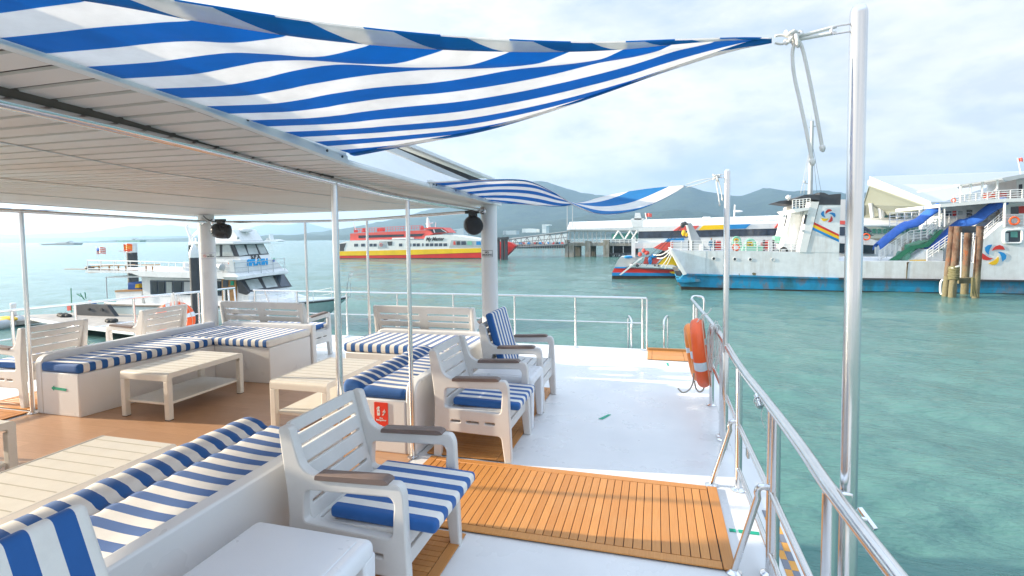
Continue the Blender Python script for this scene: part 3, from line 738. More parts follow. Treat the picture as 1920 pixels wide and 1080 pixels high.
L1 = make_chair('slatted two-seat loveseat behind the far bench with an armrest beside a roof post', 1.42, True)
place(L1, (-5.45, 6.47, 0), math.pi/2)
dup(L1, (-2.92, 6.46, 0), math.pi/2, 'slatted two-seat loveseat behind the bench in front of the open water')
m = MB(); rbox(m, -.235, .315, -.64, .64, .405, .475, .03, 14, 24, 6, 'y', .104, 0)
o = tag(weldbuild(m, 'seat_cushion', M['cush'], None, 180), 'striped seat cushion showing under the armrest of the far loveseat', 'cushion', 'striped seat cushions'); place(o, (-5.45, 6.49, 0), math.pi/2)
# ================================================================ tables
def make_table(label, L=.95, W=.60, Ht=.46):
    t = thing('coffee_table', label, 'coffee table', (0, 0, 0), 'cream slatted coffee tables')
    hw, hl_ = W/2, L/2
    prof = rounded([(-hl_, Ht-.075), (-hl_, Ht), (hl_, Ht), (hl_, Ht-.075), (hl_-.035, Ht-.075), (hl_-.035, Ht-.035), (-hl_+.035, Ht-.035), (-hl_+.035, Ht-.075)], [0, .055, .055, 0, 0, .03, .03, 0], 6)
    m = MB(); n = 9
    m.prism([(-hw+.012, y, z) for y, z in prof], (W-.024, 0, 0)); 
    m.build('table_top', M['resin2'], t, smooth=40)
    g = MB()
    for k in range(n): y = -hl_+.085+(L-.17)*k/(n-1); g.box(-hw+.03, hw-.03, y-.0035, y+.0035, Ht-.002, Ht+.0012)
    g.build('slat_grooves', simple('groove_shade', (.50,.47,.40), .6), t)
    for sx in (-1, 1):
        fr = MB(); fr.prism([(sx*hw-(.012 if sx > 0 else 0), y, z) for y, z in rounded([(-hl_, Ht-.08), (-hl_, Ht+.003), (hl_, Ht+.003), (hl_, Ht-.08), (hl_-.05, Ht-.08), (hl_-.05, Ht-.05), (-hl_+.05, Ht-.05), (-hl_+.05, Ht-.08)], [0, .055, .055, 0, 0, .02, .02, 0], 6)], (.012, 0, 0)); fr.build('top_rim', M['resin2'], t, bevel=.003)
    for sx in (-1, 1):
        for sy in (-1, 1):
            m = MB(); m.prism([(sx*(hw-.0275)+a_*.0275, sy*(hl_-.0275)+b_*.0275, .004) for a_, b_ in ((-1,-1),(1,-1),(1,1),(-1,1))], (0, 0, Ht-.082)); lg = m.build('leg', M['resin2'], t, bevel=.006)
            m = MB(); m.box(sx*(hw-.0275)-.026, sx*(hw-.0275)+.026, sy*(hl_-.0275)-.026, sy*(hl_-.0275)+.026, 0, .0045); m.build('foot_pad', M['rubber'], lg)
    m = MB(); m.box(-hw+.035, hw-.035, -hl_+.035, hl_-.035, .14, .165); m.build('shelf', M['resin2'], t, bevel=.005)
    return t
T1 = make_table('cream coffee table with lower shelf before the far bench and its black outlet'); place(T1, (-4.83, 4.33, .004), 0)
dup(T1, (-3.10, 4.38, .004), 0, 'cream coffee table between two steel posts, right behind the nearest armchair')
dup(T1, (-3.235, 2.07, .004), 0, 'cream coffee table in the foreground beside the long wavy cushion')
dup(T1, (-4.76, 2.115, .004), 0, 'coffee table whose rounded corner just enters the photo at its edge')
def make_stool(label):
    t = thing('side_table', label, 'side table', (0, 0, 0), 'white plastic side tables')
    hx, hy, Z = .30, .235, .47; m = MB(); rbox(m, -hx, hx, -hy, hy, Z-.09, Z, .035, 10, 10, 6); weldbuild(m, 'top', M['whiteplastic'], t, 60)
    for sx in (-1, 1):
        for sy in (-1, 1):
            x, y = sx*(hx-.045), sy*(hy-.045); m = MB()
            m.add([(x+a_*(.045 if k else .028)+(0 if k else sx*.012), y+b_*(.045 if k else .028)+(0 if k else sy*.012), Z-.06 if k else 0) for k in (0, 1) for a_, b_ in ((-1,-1),(1,-1),(1,1),(-1,1))], [(3,2,1,0),(4,5,6,7)]+[(i, (i+1) % 4, 4+(i+1) % 4, 4+i) for i in range(4)])
            m.build('leg', M['whiteplastic'], t, bevel=.012)
    m = MB(); rbox(m, -hx+.06, hx-.06, -hy+.05, hy-.05, Z-.001, Z+.003, .002, 4, 4, 5); weldbuild(m, 'top_inset', M['whiteplastic'], t, 60)
    return t
S1 = make_stool('white plastic side table in the foreground beside the nearest armchair'); place(S1, (-1.44, 1.66, .017), 0)
dup(S1, (-1.36, 4.67, .017), 0, 'white plastic side table between the two armchairs on the long mat')
# ================================================================ guard rails
def post(parent, x, y, z1, r=.023, z0=0., flange=True):
    m = MB(); m.tube([(x, y, z0), (x, y, z1)], r, 12)
    if flange: m.lathe([(r+.024, 0), (r+.026, .006), (r+.012, .012), (r+.002, .02)], (x, y, z0), n=16)
    return m.build('post', M['steel'], parent, smooth=40)
def bar(parent, name, pts, r, n=10):
    m = MB(); m.tube(pts, r, n); return m.build(name, M['steel'], parent, smooth=45)
gr = thing('guard_rail', 'polished steel guard rail along the deck edge on the open water side', 'guard rail', (.55, 4, 0), 'steel guard rails')
top = [fl(1297, 562, .80), fl(1342, 616, .835), fl(1385, 684, .855), fl(1436, 750, .865), fl(1500, 835, .87), fl(1560, 922, .875), fl(1688, 1088, .88)]
top = smoothcurve(top, 6); e = top[-1]; top += [e + Vector((.02, -.6, 0)), e + Vector((.03, -3, 0))]
bar(gr, 'top_rail', top, .0245, 14)
def railx(y):
    for a, b in zip(top, top[1:]):
        if b.y <= y <= a.y: t = (a.y-y)/(a.y-b.y); return a.lerp(b, t)
    return top[-1]
for k, y in enumerate((7.72, 7.3, 5.57, 4.72, 4.64, 3.745, 2.83, 2.755, 1.95, 1.0, 0, -1.2)):
    p = railx(y); post(gr, p.x*.5+.27 if y > 3 else p.x, y, p.z-.012, .0235 if y > 2.5 else .026)
bar(gr, 'end_hoop', smoothcurve([top[0]+Vector((0,0,-.01)), top[0]+Vector((.02,.08,.035)), top[0]+Vector((.10,.10,.04)), top[0]+Vector((.17,.08,.0)), top[0]+Vector((.175,.08,-.25)), top[0]+Vector((.175,.08,-.8))]), .016)
for a, b, z in ((3.76, 4.66, .44), (4.70, 5.55, .43), (5.57, 7.3, .42), (2.83, 3.73, .45), (1.96, 2.75, .46), (-1.2, 1.94, .46)):
    bar(gr, 'mid_rail', [(railx(a).x*.5+.27, a, z), (railx(b).x*.5+.27, b, z)], .0165)
for a, b, z in ((2.83, 3.73, .15), (1.96, 2.75, .15)):
    bar(gr, 'lower_rail', [(railx(a).x*.5+.27, a, z), (railx(b).x*.5+.27, b, z)], .015)
for y, bx in ((3.745, fl(1333, 910)), (2.80, fl(1375, 1073)), (1.0, Vector((.38, .98, 0)))):
    p = Vector((railx(y).x*.5+.27, y, .47)); t_ = bx
    pts = smoothcurve([p, p+Vector((-.045, 0, .012)), p+Vector((-.085, 0, -.02)), t_+Vector((0, 0, .03)), t_], 8)
    # keep the leg straight: rebuild as bend + straight run
    q_ = p.lerp(t_, .12)+Vector((-.035, 0, -.0)); pts = [p] + [p*(1-s_)**2+(p+Vector((-.075, 0, .018)))*2*s_*(1-s_)+q_*s_*s_ for s_ in (.2, .4, .6, .8, 1)] + [t_+Vector((0,0,.002))]
    bar(gr, 'side_brace', pts, .0165)
    m = MB(); m.lathe([(.04, 0), (.042, .005), (.028, .011), (.018, .016)], t_, n=16); m.build('brace_flange', M['steel'], gr, smooth=40)
m = MB(); p = railx(3.02)+Vector((.022, 0, .012)); m.tube([p+Vector((-.05, .06, -.02)), p+Vector((-.045, -.04, -.055))], .013, 10); m.build('gate_pin', M['steel'], gr, smooth=40)
m = MB()
for k in range(2): m.tube([p+Vector((-.048+.02*math.cos(q), .02-.05*k, -.04+.022*math.sin(q))) for q in [i*math.pi/6 for i in range(12)]], .003, 5, closed=True)
m.tube(smoothcurve([p+Vector((-.03,-.03,-.05)), p+Vector((-.04,-.03,-.11)), p+Vector((-.02,-.03,-.17))]), .0015, 5); m.build('gate_cord', M['rope'], gr)
for y in (4.66, 3.62): 
    p = Vector((railx(y).x*.5+.30, y, .66 if y > 4 else .33)); m = MB(); m.box(p.x, p.x+.014, p.y-.03, p.y+.03, p.z-.045, p.z+.045); m.build('hinge_plate', M['steel'], gr, bevel=.002)
fr_ = thing('guard_rail', 'thin steel guard rail across the bow ending at the ladder gap', 'guard rail', (-2.5, 8.03, 0), 'steel guard rails')
Yf = 8.03; g = lambda u, v: ay(u, v, Yf)
tp = [g(475, 545.5), g(560, 548), g(650, 549), g(850, 553), g(1079, 557), g(1205, 559)]; tp = [Vector((p.x, Yf, .797)) for p in tp]
end = Vector((g(1213, 560).x, Yf, .79))
bar(fr_, 'top_rail', tp + [Vector((end.x-.015, Yf, .797)), end+Vector((0,0,-.015)), Vector((end.x, Yf, .0))], .0155)
for u in (478, 557, 650, 745, 850, 965, 1079, 1205): post(fr_, g(u, 555).x, Yf, .785, .016)
bar(fr_, 'mid_rail', [(g(575, 590).x, Yf, .40), (g(1204, 600).x, Yf, .415)], .009)
bar(fr_, 'side_brace', [g(497, 547), g(508, 575), (g(512, 590).x, 7.75, .0)], .016)
lr = thing('guard_rail', 'steel guard rail on the far side beside the floating jetty', 'guard rail', (-8.4, 6, 0), 'steel guard rails')
tl = [fl(0, 584, .8)+Vector((-.1,-3,0)), fl(0, 584, .8), fl(140, 570, .8), fl(250, 558, .8), fl(375, 547, .8), fl(440, 540, .8)]
bar(lr, 'top_rail', tl, .02)
for u, v in ((22, 582), (140, 570), (250, 558), (372, 547.5), (420, 542)):
    p = fl(u, v, .8); post(lr, p.x, p.y, .785, .02)
bar(lr, 'mid_rail', [p+Vector((0,0,-.4)) for p in tl], .011)
p = fl(428, 541, .8); bar(lr, 'side_brace', [p, p+Vector((.22, -.2, -.8))], .016)
p = fl(439, 540, .8); bar(lr, 'side_brace', [p, p+Vector((.26, -.2, -.8))], .016)
# ladder handrails over the bow
for k, (u0, u1, lb) in enumerate(((1178, 1184, 'chrome ladder handle nearer the end of the bow rail'), (1252, 1245, 'chrome ladder handle directly beyond the teak landing mat'))):
    a = ay(u0, 592, 8.5); b = ay(u1, 600, 8.22)
    tubething('ladder_handle', lb, 'handle', smoothcurve([(a.x, 8.5, -.5), (a.x, 8.5, .2), a+Vector((0,0,-.03)), (a.x*.6+b.x*.4, 8.42, a.z-.005), (b.x, 8.26, a.z-.05), (b.x, 8.2, a.z-.15), (b.x, 8.2, .0), (b.x, 8.2, -.3)]), .016, 'bow ladder handles')
# ================================================================ sail poles
def sailpole(x, y, z1, r, label, lean=0.):
    t = thing('sail_pole', label, 'pole', (x, y, 0), 'tall steel poles holding the sails')
    m = MB(); prof = [(r, -.10), (r, z1-.03), (r*.95, z1-.018), (r*.75, z1-.006), (r*.4, z1), (.001, z1+.001)]
    m.lathe(prof, (x, y, 0), (lean, 0, 1), 24); m.build('shaft', M['steel'], t, smooth=40)
    m = MB(); m.lathe([(r+.001, .40), (r+.005, .405), (r+.005, .79), (r+.001, .80)], (x, y, 0), n=24); m.build('sleeve', M['steel'], t, smooth=35)
    m = MB(); m.cyl((x+r, y, .765), (x+r+.03, y-.01, .765), .007, 8); m.beam((x+r+.02, y+.035, .782), (x+r+.045, y-.035, .747), .016, .012); m.build('clamp_handle', M['steel'], t, bevel=.002)
    return t
P1 = ay(1599, 500, 2.0); P2 = ay(1362, 500, 4.45)
sp1 = sailpole(P1.x+.002, 2.0, 2.50, .0262, 'big polished pole close to the camera holding the large sail')
sp2 = sailpole(P2.x, 4.45, 2.262, .0235, 'slimmer polished pole farther along the rail holding the small sail')
m = MB(); m.box(P1.x-.06, P1.x+.01, 1.97, 2.0, .80, .86); m.build('clamp_block', M['steel'], sp1, bevel=.008)
def uloop(c, d, L, w, r):
    c = Vector(c); d = Vector(d).normalized(); u = Vector((0, 0, 1))
    return smoothcurve([c+u*w, c+d*L*.8+u*w, c+d*L+u*w*.6, c+d*L-u*w*.6, c+d*L*.8-u*w, c-u*w], 4)
# ---- sails
def vplane(A, B, u, v):
    """where the ray through a pixel meets the upright plane through A and B"""
    r = ray(u, v); n = Vector((B.y-A.y, -(B.x-A.x), 0)); o = Vector((0, 0, H))
    return o + r*(n.dot(A-o)/n.dot(r))
def resample(pts, n):
    pts = smoothcurve(pts, 10); L = [0]
    for a, b in zip(pts, pts[1:]): L.append(L[-1]+(b-a).length)
    out = []; j = 0
    for i in range(n+1):
        s_ = L[-1]*i/n
        while j < len(L)-2 and L[j+1] < s_: j += 1
        out.append(pts[j].lerp(pts[j+1], (s_-L[j])/max(1e-9, L[j+1]-L[j])))
    return out
def sail(name, label, Nc, Fc, Ya, Yb, Yt, y0, bulge, n=80, mrows=48, hemN=.10, hemF=.06, per=.2, profile=None, vh=0., hs=(.57, .24)):
    t = thing(name, label, 'sun sail', Nc[0], 'striped sun sails')
    NN, FF = resample(Nc, n), resample(Fc, n)
    def pt(i, v):
        p = NN[i].lerp(FF[i], v); return p + bulge(i/n, v)
    def yc(i, v):
        u = i/n; v = max(0, (v-vh)/(1-vh)); return (Ya+(Yb-Ya)*v)*(1-u)+Yt*u
    if profile:
        raw = pt
        def pt(i, v):
            p = raw(i, v); w = profile[0](i/n)
            if w <= 0: return p
            a, b = pr(NN[i]), pr(FF[i]); row = a[1] + (b[1]-a[1])*profile[1](i/n, v)
            u_ = pr(p)[0]; r_ = ray(u_, row); d_ = math.hypot(p.x, p.y)/math.hypot(r_.x, r_.y)
            return Vector((p.x, p.y, p.z*(1-w)+(H+r_.z*d_)*w))
    P = [[pt(i, j/mrows) for j in range(mrows+1)] for i in range(n+1)]
    UV = [[((yc(i, j/mrows)-y0)/per, 0) for j in range(mrows+1)] for i in range(n+1)]
    m = MB(); m.grid(P, UV); o = m.build('cloth', M['sail'], t, smooth=180, solid=.0016)
    for nm, side, w in (('hem', 0, hemN), ('hem', 1, hemF)):
        m = MB(); Q = []; U = []
        for i in range(n+1):
            wid = (NN[i]-FF[i]).length; f = vh if (vh and side == 0) else min(.9, w/max(wid, 1e-3)); row = []; ur = []
            for k in range(4):
                v = f*k/3; v = v if side == 0 else 1-v
                row.append(pt(i, v)+Vector((0, 0, -.004-.003*math.sin(math.pi*k/3))))
                ur.append(((yc(i, side)-y0)/per + hs[0] + (1-k/3)*hs[1], 0))
            Q.append(row); U.append(ur)
        m.grid(Q, U); m.build(nm, M['sail'], t, smooth=180, solid=.0012)
    return t, NN, FF
A = Vector((-1.462, .45, 2.237)); B = ax(667, 291, -1.463); T = ay(1447, 74, 2.0)
nn = [A] + [vplane(A, T, u, v) for u, v in ((100, -40), (345, 2), (640, 46), (880, 69), (1100, 78), (1280, 73), (1390, 70))] + [T+Vector((0, 0, .006))]
ffc = [B] + [vplane(B, T, u, v) for u, v in ((780, 269), (900, 246), (1010, 215), (1120, 178), (1250, 132), (1370, 95))] + [T+Vector((0, 0, -.008))]
def bulge1(u, v):
    w = math.sin(math.pi*min(1, max(0, v)))
    return Vector((0, 0, -.03*w*min(1, u*5)))
PV = [0, .045, .125, .19, .31, .395, .48, .56, .64, .70, .83, 1]; PS = [0, .17, .365, .395, .42, .55, .643, .73, .81, .87, .945, 1]
def prof_w(u): t = min(1, max(0, (u-.10)/.28)); return t*t*(3-2*t)
def prof_s(u, v):
    s_ = float(np.interp(v, PV, PS)); s2 = float(np.interp(v-.016, PV, PS)); s3 = float(np.interp(v+.016, PV, PS)); s_ = .4*s_+.3*s2+.3*s3
    s_ = s_ if .016 < v < .984 else float(np.interp(v, PV, PS)); k = min(1, max(0, (u-.75)/.25)); return s_*(1-k)+v*k
sail('sun_sail', 'large blue and white striped sail stretched from the roof to the near pole', nn, ffc, A.y, B.y, 1.72, .993, bulge1, n=110, mrows=70, profile=(prof_w, prof_s), vh=.045)
A2 = ax(797, 342, -1.57); B2 = ax(926, 379, -1.77); T2 = ay(1284, 348.5, 4.45)
n2 = [A2] + [vplane(A2, T2, u, v) for u, v in ((850, 339), (905, 337), (985, 338), (1035, 358), (1082, 387), (1130, 401), (1190, 394), (1245, 372))] + [T2]
f2 = [B2] + [vplane(B2, T2, u, v) for u, v in ((1000, 384), (1050, 386), (1090, 379), (1150, 364), (1220, 353))] + [T2+Vector((0, 0, .004))]
def bulge2(u, v):
    w = math.sin(math.pi*v)
    return Vector((0, 0, .035*w*math.exp(-((u-.2)/.2)**2) - .03*w*math.exp(-((u-.75)/.15)**2)))
sail('sun_sail', 'smaller twisted striped sail blown over between the roof corner and the far pole', n2, f2, A2.y, B2.y, 4.3, 3.5, bulge2, hemN=.05, hemF=.03, per=.44)
A3 = Vector((LXE-.035, 2.9, 2.19)); B3 = ax(168, 393.5, LXE-.035); T3 = Vector((-8.3, 4.0, 2.30))
n3 = [A3, A3.lerp(T3, .5)+Vector((0, .1, -.13)), T3]; f3 = [B3, ax(100, 393.8, -6.95), ax(15, 393, -7.45), T3+Vector((0,0,-.004))]
sail('sun_sail', 'striped sail showing as a thin strip under the far roof edge', n3, f3, A3.y, B3.y, 4.0, 3.0, lambda u, v: Vector((0, 0, -.05*math.sin(math.pi*v)*(1-u))))
A4 = Vector((LXE-.035, -.15, 2.16)); B4 = Vector((LXE-.035, 2.38, 2.12)); T4 = Vector((-8.45, 1.8, 2.38))  # unseen sail mirroring the large one, widened and sagged to shade the side table
sail('sun_sail', 'unseen striped sail on the far side, added to shade the white side table', [A4, A4.lerp(T4, .5)+Vector((0, .12, -.10)), T4], [B4, B4.lerp(T4, .5)+Vector((0, -.06, -.12)), T4+Vector((0,0,-.004))], A4.y, B4.y, 1.7, .5, lambda u, v: Vector((0, 0, -.10*math.sin(math.pi*v)*(1-u))))
# ropes of the sails
def rope_set(T, P, r, eye, knot, ends, label, rr=.006):
    t = thing('sail_rope', label, 'rope', knot, 'white ropes tying the sails')
    m = MB(); E = Vector(eye); K = Vector(knot)
    for off in (.010, -.012): m.tube(smoothcurve([T+Vector((.01, 0, off)), T.lerp(K, .5)+Vector((0, 0, off*1.3)), K], 4), rr*.75, 6)
    for off in (.012, -.008): m.tube([K+Vector((0, .004, off*.4)), E+Vector((.004, .004, off))], rr, 7)
    m.build('tie', M['rope'], t, smooth=60)
    m = MB()
    random.seed(3)
    for k in range(5):
        c = K + Vector((random.uniform(-.02, .02), random.uniform(-.012, .012), random.uniform(-.012, .016))); a0 = random.uniform(0, 6)
        m.tube([c+Vector((.017*math.cos(q)*math.cos(a0), .015*math.sin(q), .017*math.cos(q)*math.sin(a0)+.008*math.sin(2*q))) for q in [i*math.pi/6 for i in range(12)]], rr, 6, closed=True)
    m.build('knot', M['rope'], t, smooth=60)
    for pts in ends:
        m = MB(); q = smoothcurve(pts, 6); m.tube(q, rr, 7); m.lathe([(rr, 0), (rr*1.7, .006), (rr*1.5, .016), (rr*.6, .024)], q[-1], (q[-1]-q[-2]), 8); m.build('loose_end', M['rope'], t, smooth=60)
    m = MB(); m.tube(uloop(P, E-Vector(P), (E-Vector(P)).length+.01, .012, .004), .004, 7); m.build('eye', M['steel'], t, smooth=50)
w = lambda u, v, Y=2.0: ay(u, v, Y)
rope_set(T, (P1.x-.024, 2.0, w(1581, 53).z), .026, w(1566, 56), w(1488, 73),
    [[w(1490, 82), w(1486, 100), w(1489, 140), w(1500, 190), w(1513, 250), w(1522, 298)], [w(1497, 76), w(1505, 92), w(1516, 140), w(1528, 200), w(1538, 255), w(1541, 272)]], 'white rope with two loose ends tying the large sail to the near pole')
w = lambda u, v: ay(u, v, 4.45)
rope_set(T2, (P2.x-.022, 4.45, w(1355, 330).z), .02, w(1352, 330), w(1343, 333),
    [[w(1343, 336), w(1344, 348), w(1347, 365), w(1349, 381)], [w(1346, 335), w(1349, 345), w(1352, 358), w(1354, 371)]], 'white rope with short loose ends at the far pole', .0045)
# ================================================================ lifebuoys
M['grabline'] = simple('grab_line', (.62,.40,.28), .8, bmp=.3, bs=200)
def lifebuoy(c, Rm, rt, axis, label, mat, bands=4, name='lifebuoy', start=.6, squash=1.25):
    t = thing(name, label, 'lifebuoy', c, 'orange lifebuoys'); A_ = Vector(axis).normalized(); B_ = (Vector((0, 0, 1))-A_*A_.z).normalized(); D_ = A_.cross(B_)
    def torus(m, a0, a1, rr_, n=56, cap=False):
        ns = max(6, int(n*(a1-a0)/6.283)); P = []
        for i in range(ns+1):
            q = a0+(a1-a0)*i/ns; dr = B_*math.cos(q)+D_*math.sin(q); P.append([Vector(c)+dr*(Rm+rr_*math.cos(s))+A_*(rr_*squash*math.sin(s)) for s in [k*math.pi/9 for k in range(19)]])
        m.grid(P)
    m = MB(); torus(m, 0, 2*math.pi, rt); m.build('ring', mat, t, smooth=180)
    for k in range(bands):
        m = MB(); q = start+k*2*math.pi/bands; torus(m, q-.13, q+.13, rt*1.03); m.build('reflective_band', M['reflect'], t, smooth=180)
    m = MB(); pts = []
    for k in range(bands*12):
        q = start+k*2*math.pi/(bands*12); dr = B_*math.cos(q)+D_*math.sin(q); pts.append(Vector(c)+dr*(Rm+rt*(.55+.45*abs(math.sin((q-start)*bands/2))))+A_*rt*squash*1.0)
    m.tube(pts, .004, 6, closed=True); m.build('grab_rope', M['grabline'], t, smooth=60)
    return t
lifebuoy(ay(1313, 661, 5.30), .282, .051, (1, -.09, .13), 'bright orange lifebuoy hung edge-on inside the guard rail', M['orange'], 2, start=1.78, squash=1.15)
lifebuoy(ay(1300, 660, 5.72), .25, .052, (1, .05, .15), 'amber lifebuoy half hidden behind the bright orange one', M['orange2'], 2, start=1.45, squash=1.0)
lifebuoy(ay(328, 600, 6.9), .26, .06, (.45, -1, .1), 'orange and white lifebuoy behind a slatted chair on the far side', M['orange'], start=.3)
def coil(c, n, rad, label, seed, hang=.35):
    random.seed(seed); m = MB(); c = Vector(c)
    for k in range(n):
        ph = random.uniform(0, 6.28); a = rad*random.uniform(.6, 1.1); b = hang*random.uniform(.35, .55); o = Vector((random.uniform(-.03, .03), random.uniform(-.04, .04), random.uniform(-.04, .03)))
        m.tube([c+o+Vector((a*math.cos(ph)*math.cos(q), a*math.sin(ph)*math.cos(q)+a*.6*math.cos(q), -b+b*math.sin(q)+.01*math.sin(3*q+ph))) for q in [i*math.pi/9 for i in range(18)]], .0042, 5, closed=True)
    return tag(m.build('rope_coil', M['rope'], smooth=60), label, 'rope', 'white rope coils')
coil(ay(1338, 608, 5.2)+Vector((0,0,0)), 12, .05, 'coil of thin white line hanging outside the rail by the lifebuoys', 5, .42)
coil(ay(329, 552, 6.85), 16, .07, 'bundle of white line over the far side lifebuoy', 6, .30)
m = MB(); w = lambda u, v: ay(u, v, 5.2)
m.tube(smoothcurve([w(1301, 700), w(1299, 718), w(1292, 731), w(1280, 736), w(1271, 728)]), .0075, 7); m.tube(smoothcurve([w(1302, 714), w(1305, 728), w(1312, 735), w(1320, 727), w(1321, 700), w(1319, 690)]), .0075, 7)
tag(m.build('rope_loop', simple('grey_rope', (.42,.40,.35), .85, bmp=.4, bs=200), smooth=60), 'grey rope looped on the deck under the lifebuoys', 'rope')
m = MB(); w = lambda u, v: ay(u, v, 5.2); m.tube(smoothcurve([w(1310, 600), w(1316, 592), w(1322, 590), w(1329, 586), w(1334, 578)]), .005, 6); m.tube(smoothcurve([w(1306, 606), w(1313, 596), w(1320, 588), w(1318, 600)]), .005, 6)
tag(m.build('lashing', M['rope'], smooth=60), 'white lashing tying the orange lifebuoy to the top rail', 'rope')
# ================================================================ harbour: ferries, pier, jetty, terminal, hills
def bd(t, name, mat, px, Y, thick, bevel=0):
    m = MB(); m.fp(px, Y, thick); return m.build(name, M[mat] if isinstance(mat, str) else mat, t, bevel=bevel)
def rails(t, name, pts, Y, n, h_px, r, nb=3, mat='white', depth=0):
    """handrail on a row of posts following the pixels pts (feet), h_px tall"""
    m = MB(); P = [ay(u, v, Y) for u, v in pts]; hh = (ay(pts[0][0], pts[0][1]-h_px, Y)-P[0]).z
    for k in range(1, nb+1): m.tube([p+Vector((0, 0, hh*k/nb)) for p in P], r, 5)
    L = [0]
    for a, b in zip(P, P[1:]): L.append(L[-1]+(b-a).length)
    for i in range(n+1):
        s_ = L[-1]*i/n; j = 0
        while j < len(P)-2 and L[j+1] < s_: j += 1
        p = P[j].lerp(P[j+1], (s_-L[j])/max(1e-6, L[j+1]-L[j])); m.tube([p, p+Vector((0, 0, hh))], r*1.2, 5)
    return m.build(name, M[mat], t)
def disc(t, name, mat, u, v, rpx, Y, thick, n=20, sq=1.):
    c = ay(u, v, Y); rr = (ay(u+rpx, v, Y)-c).length; m = MB()
    m.prism([(c.x+rr*sq*math.cos(i*2*math.pi/n), Y, c.z+rr*math.sin(i*2*math.pi/n)) for i in range(n)], (0, thick, 0)); return m.build(name, M[mat], t)
def torusf(t, name, mat, u, v, rpx, tpx, Y, half=False, n=20):
    c = ay(u, v, Y); k = (ay(u+1, v, Y)-c).length; m = MB(); N_ = n
    m.tube([c+Vector((rpx*k*math.cos(q), 0, rpx*k*math.sin(q))) for q in [i*2*math.pi/N_ for i in range(N_)]], tpx*k, 8, closed=True)
    return m.build(name, M[mat], t, smooth=60) if t is not None else m.build(name, M[mat], None, smooth=60)
def petals(t, cu, cv, s, Y, order):
    """five curved petals round an open centre, as on the ferry"""
    k = (ay(cu+1, cv, Y)-ay(cu, cv, Y)).length; c = ay(cu, cv, Y)
    for ang, mt in order:
        pl = [(.40, 66), (.60, 50), (.82, 34), (1.02, 18), (1.06, 0), (1.0, -20), (.80, -12), (.62, 6), (.48, 32)]
        P = [(c.x+s*k*r_*math.cos(R(ang+q)), Y, c.z+s*k*r_*math.sin(R(ang+q))) for r_, q in pl]
        m = MB(); m.prism(P, (0, .02, 0)); m.build('emblem_petal', M['red' if mt == 'red2' else mt], t)
def person(label, u, v, hpx, Y, top, sit=False):
    p = ay(u, v, Y); s = (ay(u, v-hpx, Y)-p).z/(1.3 if sit else 1.72)
    t = thing('person', label, 'person', p)
    sk = {'pel': (0, 0, .50 if sit else .92)} if sit else {'pel': (0, 0, .92)}
    z0 = sk['pel'][2]
    V = [(0,0,z0), (0,0,z0+.25), (0,0,z0+.48), (0,0,z0+.60), (0,0,z0+.72), (.19,0,z0+.46), (.25,-.03,z0+.2), (.22,-.15,z0-.02), (-.19,0,z0+.46), (-.25,-.03,z0+.2), (-.22,-.15,z0-.02)]
    if sit: V += [(.10,-.05,z0-.02), (.12,-.42,z0), (.12,-.42,.06), (.12,-.55,.04), (-.10,-.05,z0-.02), (-.12,-.42,z0), (-.12,-.42,.06), (-.12,-.55,.04)]
    else: V += [(.10,0,z0-.05), (.11,-.02,.48), (.11,.02,.07), (.11,-.13,.04), (-.10,0,z0-.05), (-.11,.02,.48), (-.11,.06,.07), (-.11,-.09,.04)]
    E = [(0,1),(1,2),(2,3),(3,4),(2,5),(5,6),(6,7),(2,8),(8,9),(9,10),(0,11),(11,12),(12,13),(13,14),(0,15),(15,16),(16,17),(17,18)]
    rad = [.15,.15,.15,.06,.105,.065,.05,.04,.065,.05,.04,.095,.07,.05,.045,.095,.07,.05,.045]
    me = bpy.data.meshes.new('body'); me.from_pydata([(p.x+x*s, p.y+y*s, p.z+z*s) for x, y, z in V], E, [])
    o = bpy.data.objects.new('body', me); COL.objects.link(o); par(o, t); me.materials.append(M[top])
    sm = o.modifiers.new('skin', 'SKIN')
    for q, r_ in zip(me.skin_vertices[0].data, rad): q.radius = (r_*s, r_*s)
    me.skin_vertices[0].data[0].use_root = True
    o.modifiers.new('sub', 'SUBSURF').levels = 1
    hd = p+Vector((0, -.01*s, (z0+.74)*s)); m = MB(); m.ell(hd, .085*s, .10*s, .125*s); m.build('head', M['skin'], t, smooth=180)
    m = MB(); m.ell(hd+Vector((0, .02*s, .045*s)), .093*s, .10*s, .095*s); m.build('hair', M['dark'], t, smooth=180)
    return t
# ---------------------------------------------------------------- car ferry, right
YF = 49.4
cf = thing('car_ferry', 'big white and blue car ferry with rusty streaks, wheelhouse tower and pinwheel emblem', 'ferry', ay(1590, 548, YF))
wl = lambda u: ay(u, 0, YF).x
def hullpoly(px, zbot=None): return px
bd(cf, 'hull', 'ferrywhite', [(1258, 470), (1400, 471.5), (1573, 473.5), (1573, 489.5), (1765, 490), (1920, 497), (2300, 505), (2300, 536), (1920, 527.5), (1573, 522.5), (1400, 518), (1283, 514)], YF, 9)
bb = MB(); bb.fp([(1283, 514), (1400, 518), (1573, 522.5), (1920, 527.5), (2300, 536), (2300, 568), (1920, 550.5), (1573, 545), (1400, 541), (1277, 537), (1271, 527)], YF-.08, 9.2); bb.build('lower_hull', M['ferryblue'], cf)
wb = MB(); wb.fp([(1277, 537), (1400, 541), (1573, 545), (1920, 550.5), (2300, 568), (2300, 590), (1278, 560)], YF-.06, 9.1); wb.build('waterline_band', M['waterline'], cf)
bd(cf, 'rubbing_strake', 'darkgrey', [(1573, 521), (1920, 525.5), (2300, 534), (2300, 537), (1920, 528.5), (1573, 524)], YF-.3, .3)
bd(cf, 'rubbing_strake', 'ferryblue', [(1283, 513), (1573, 521), (1573, 524), (1283, 516)], YF-.25, .25)
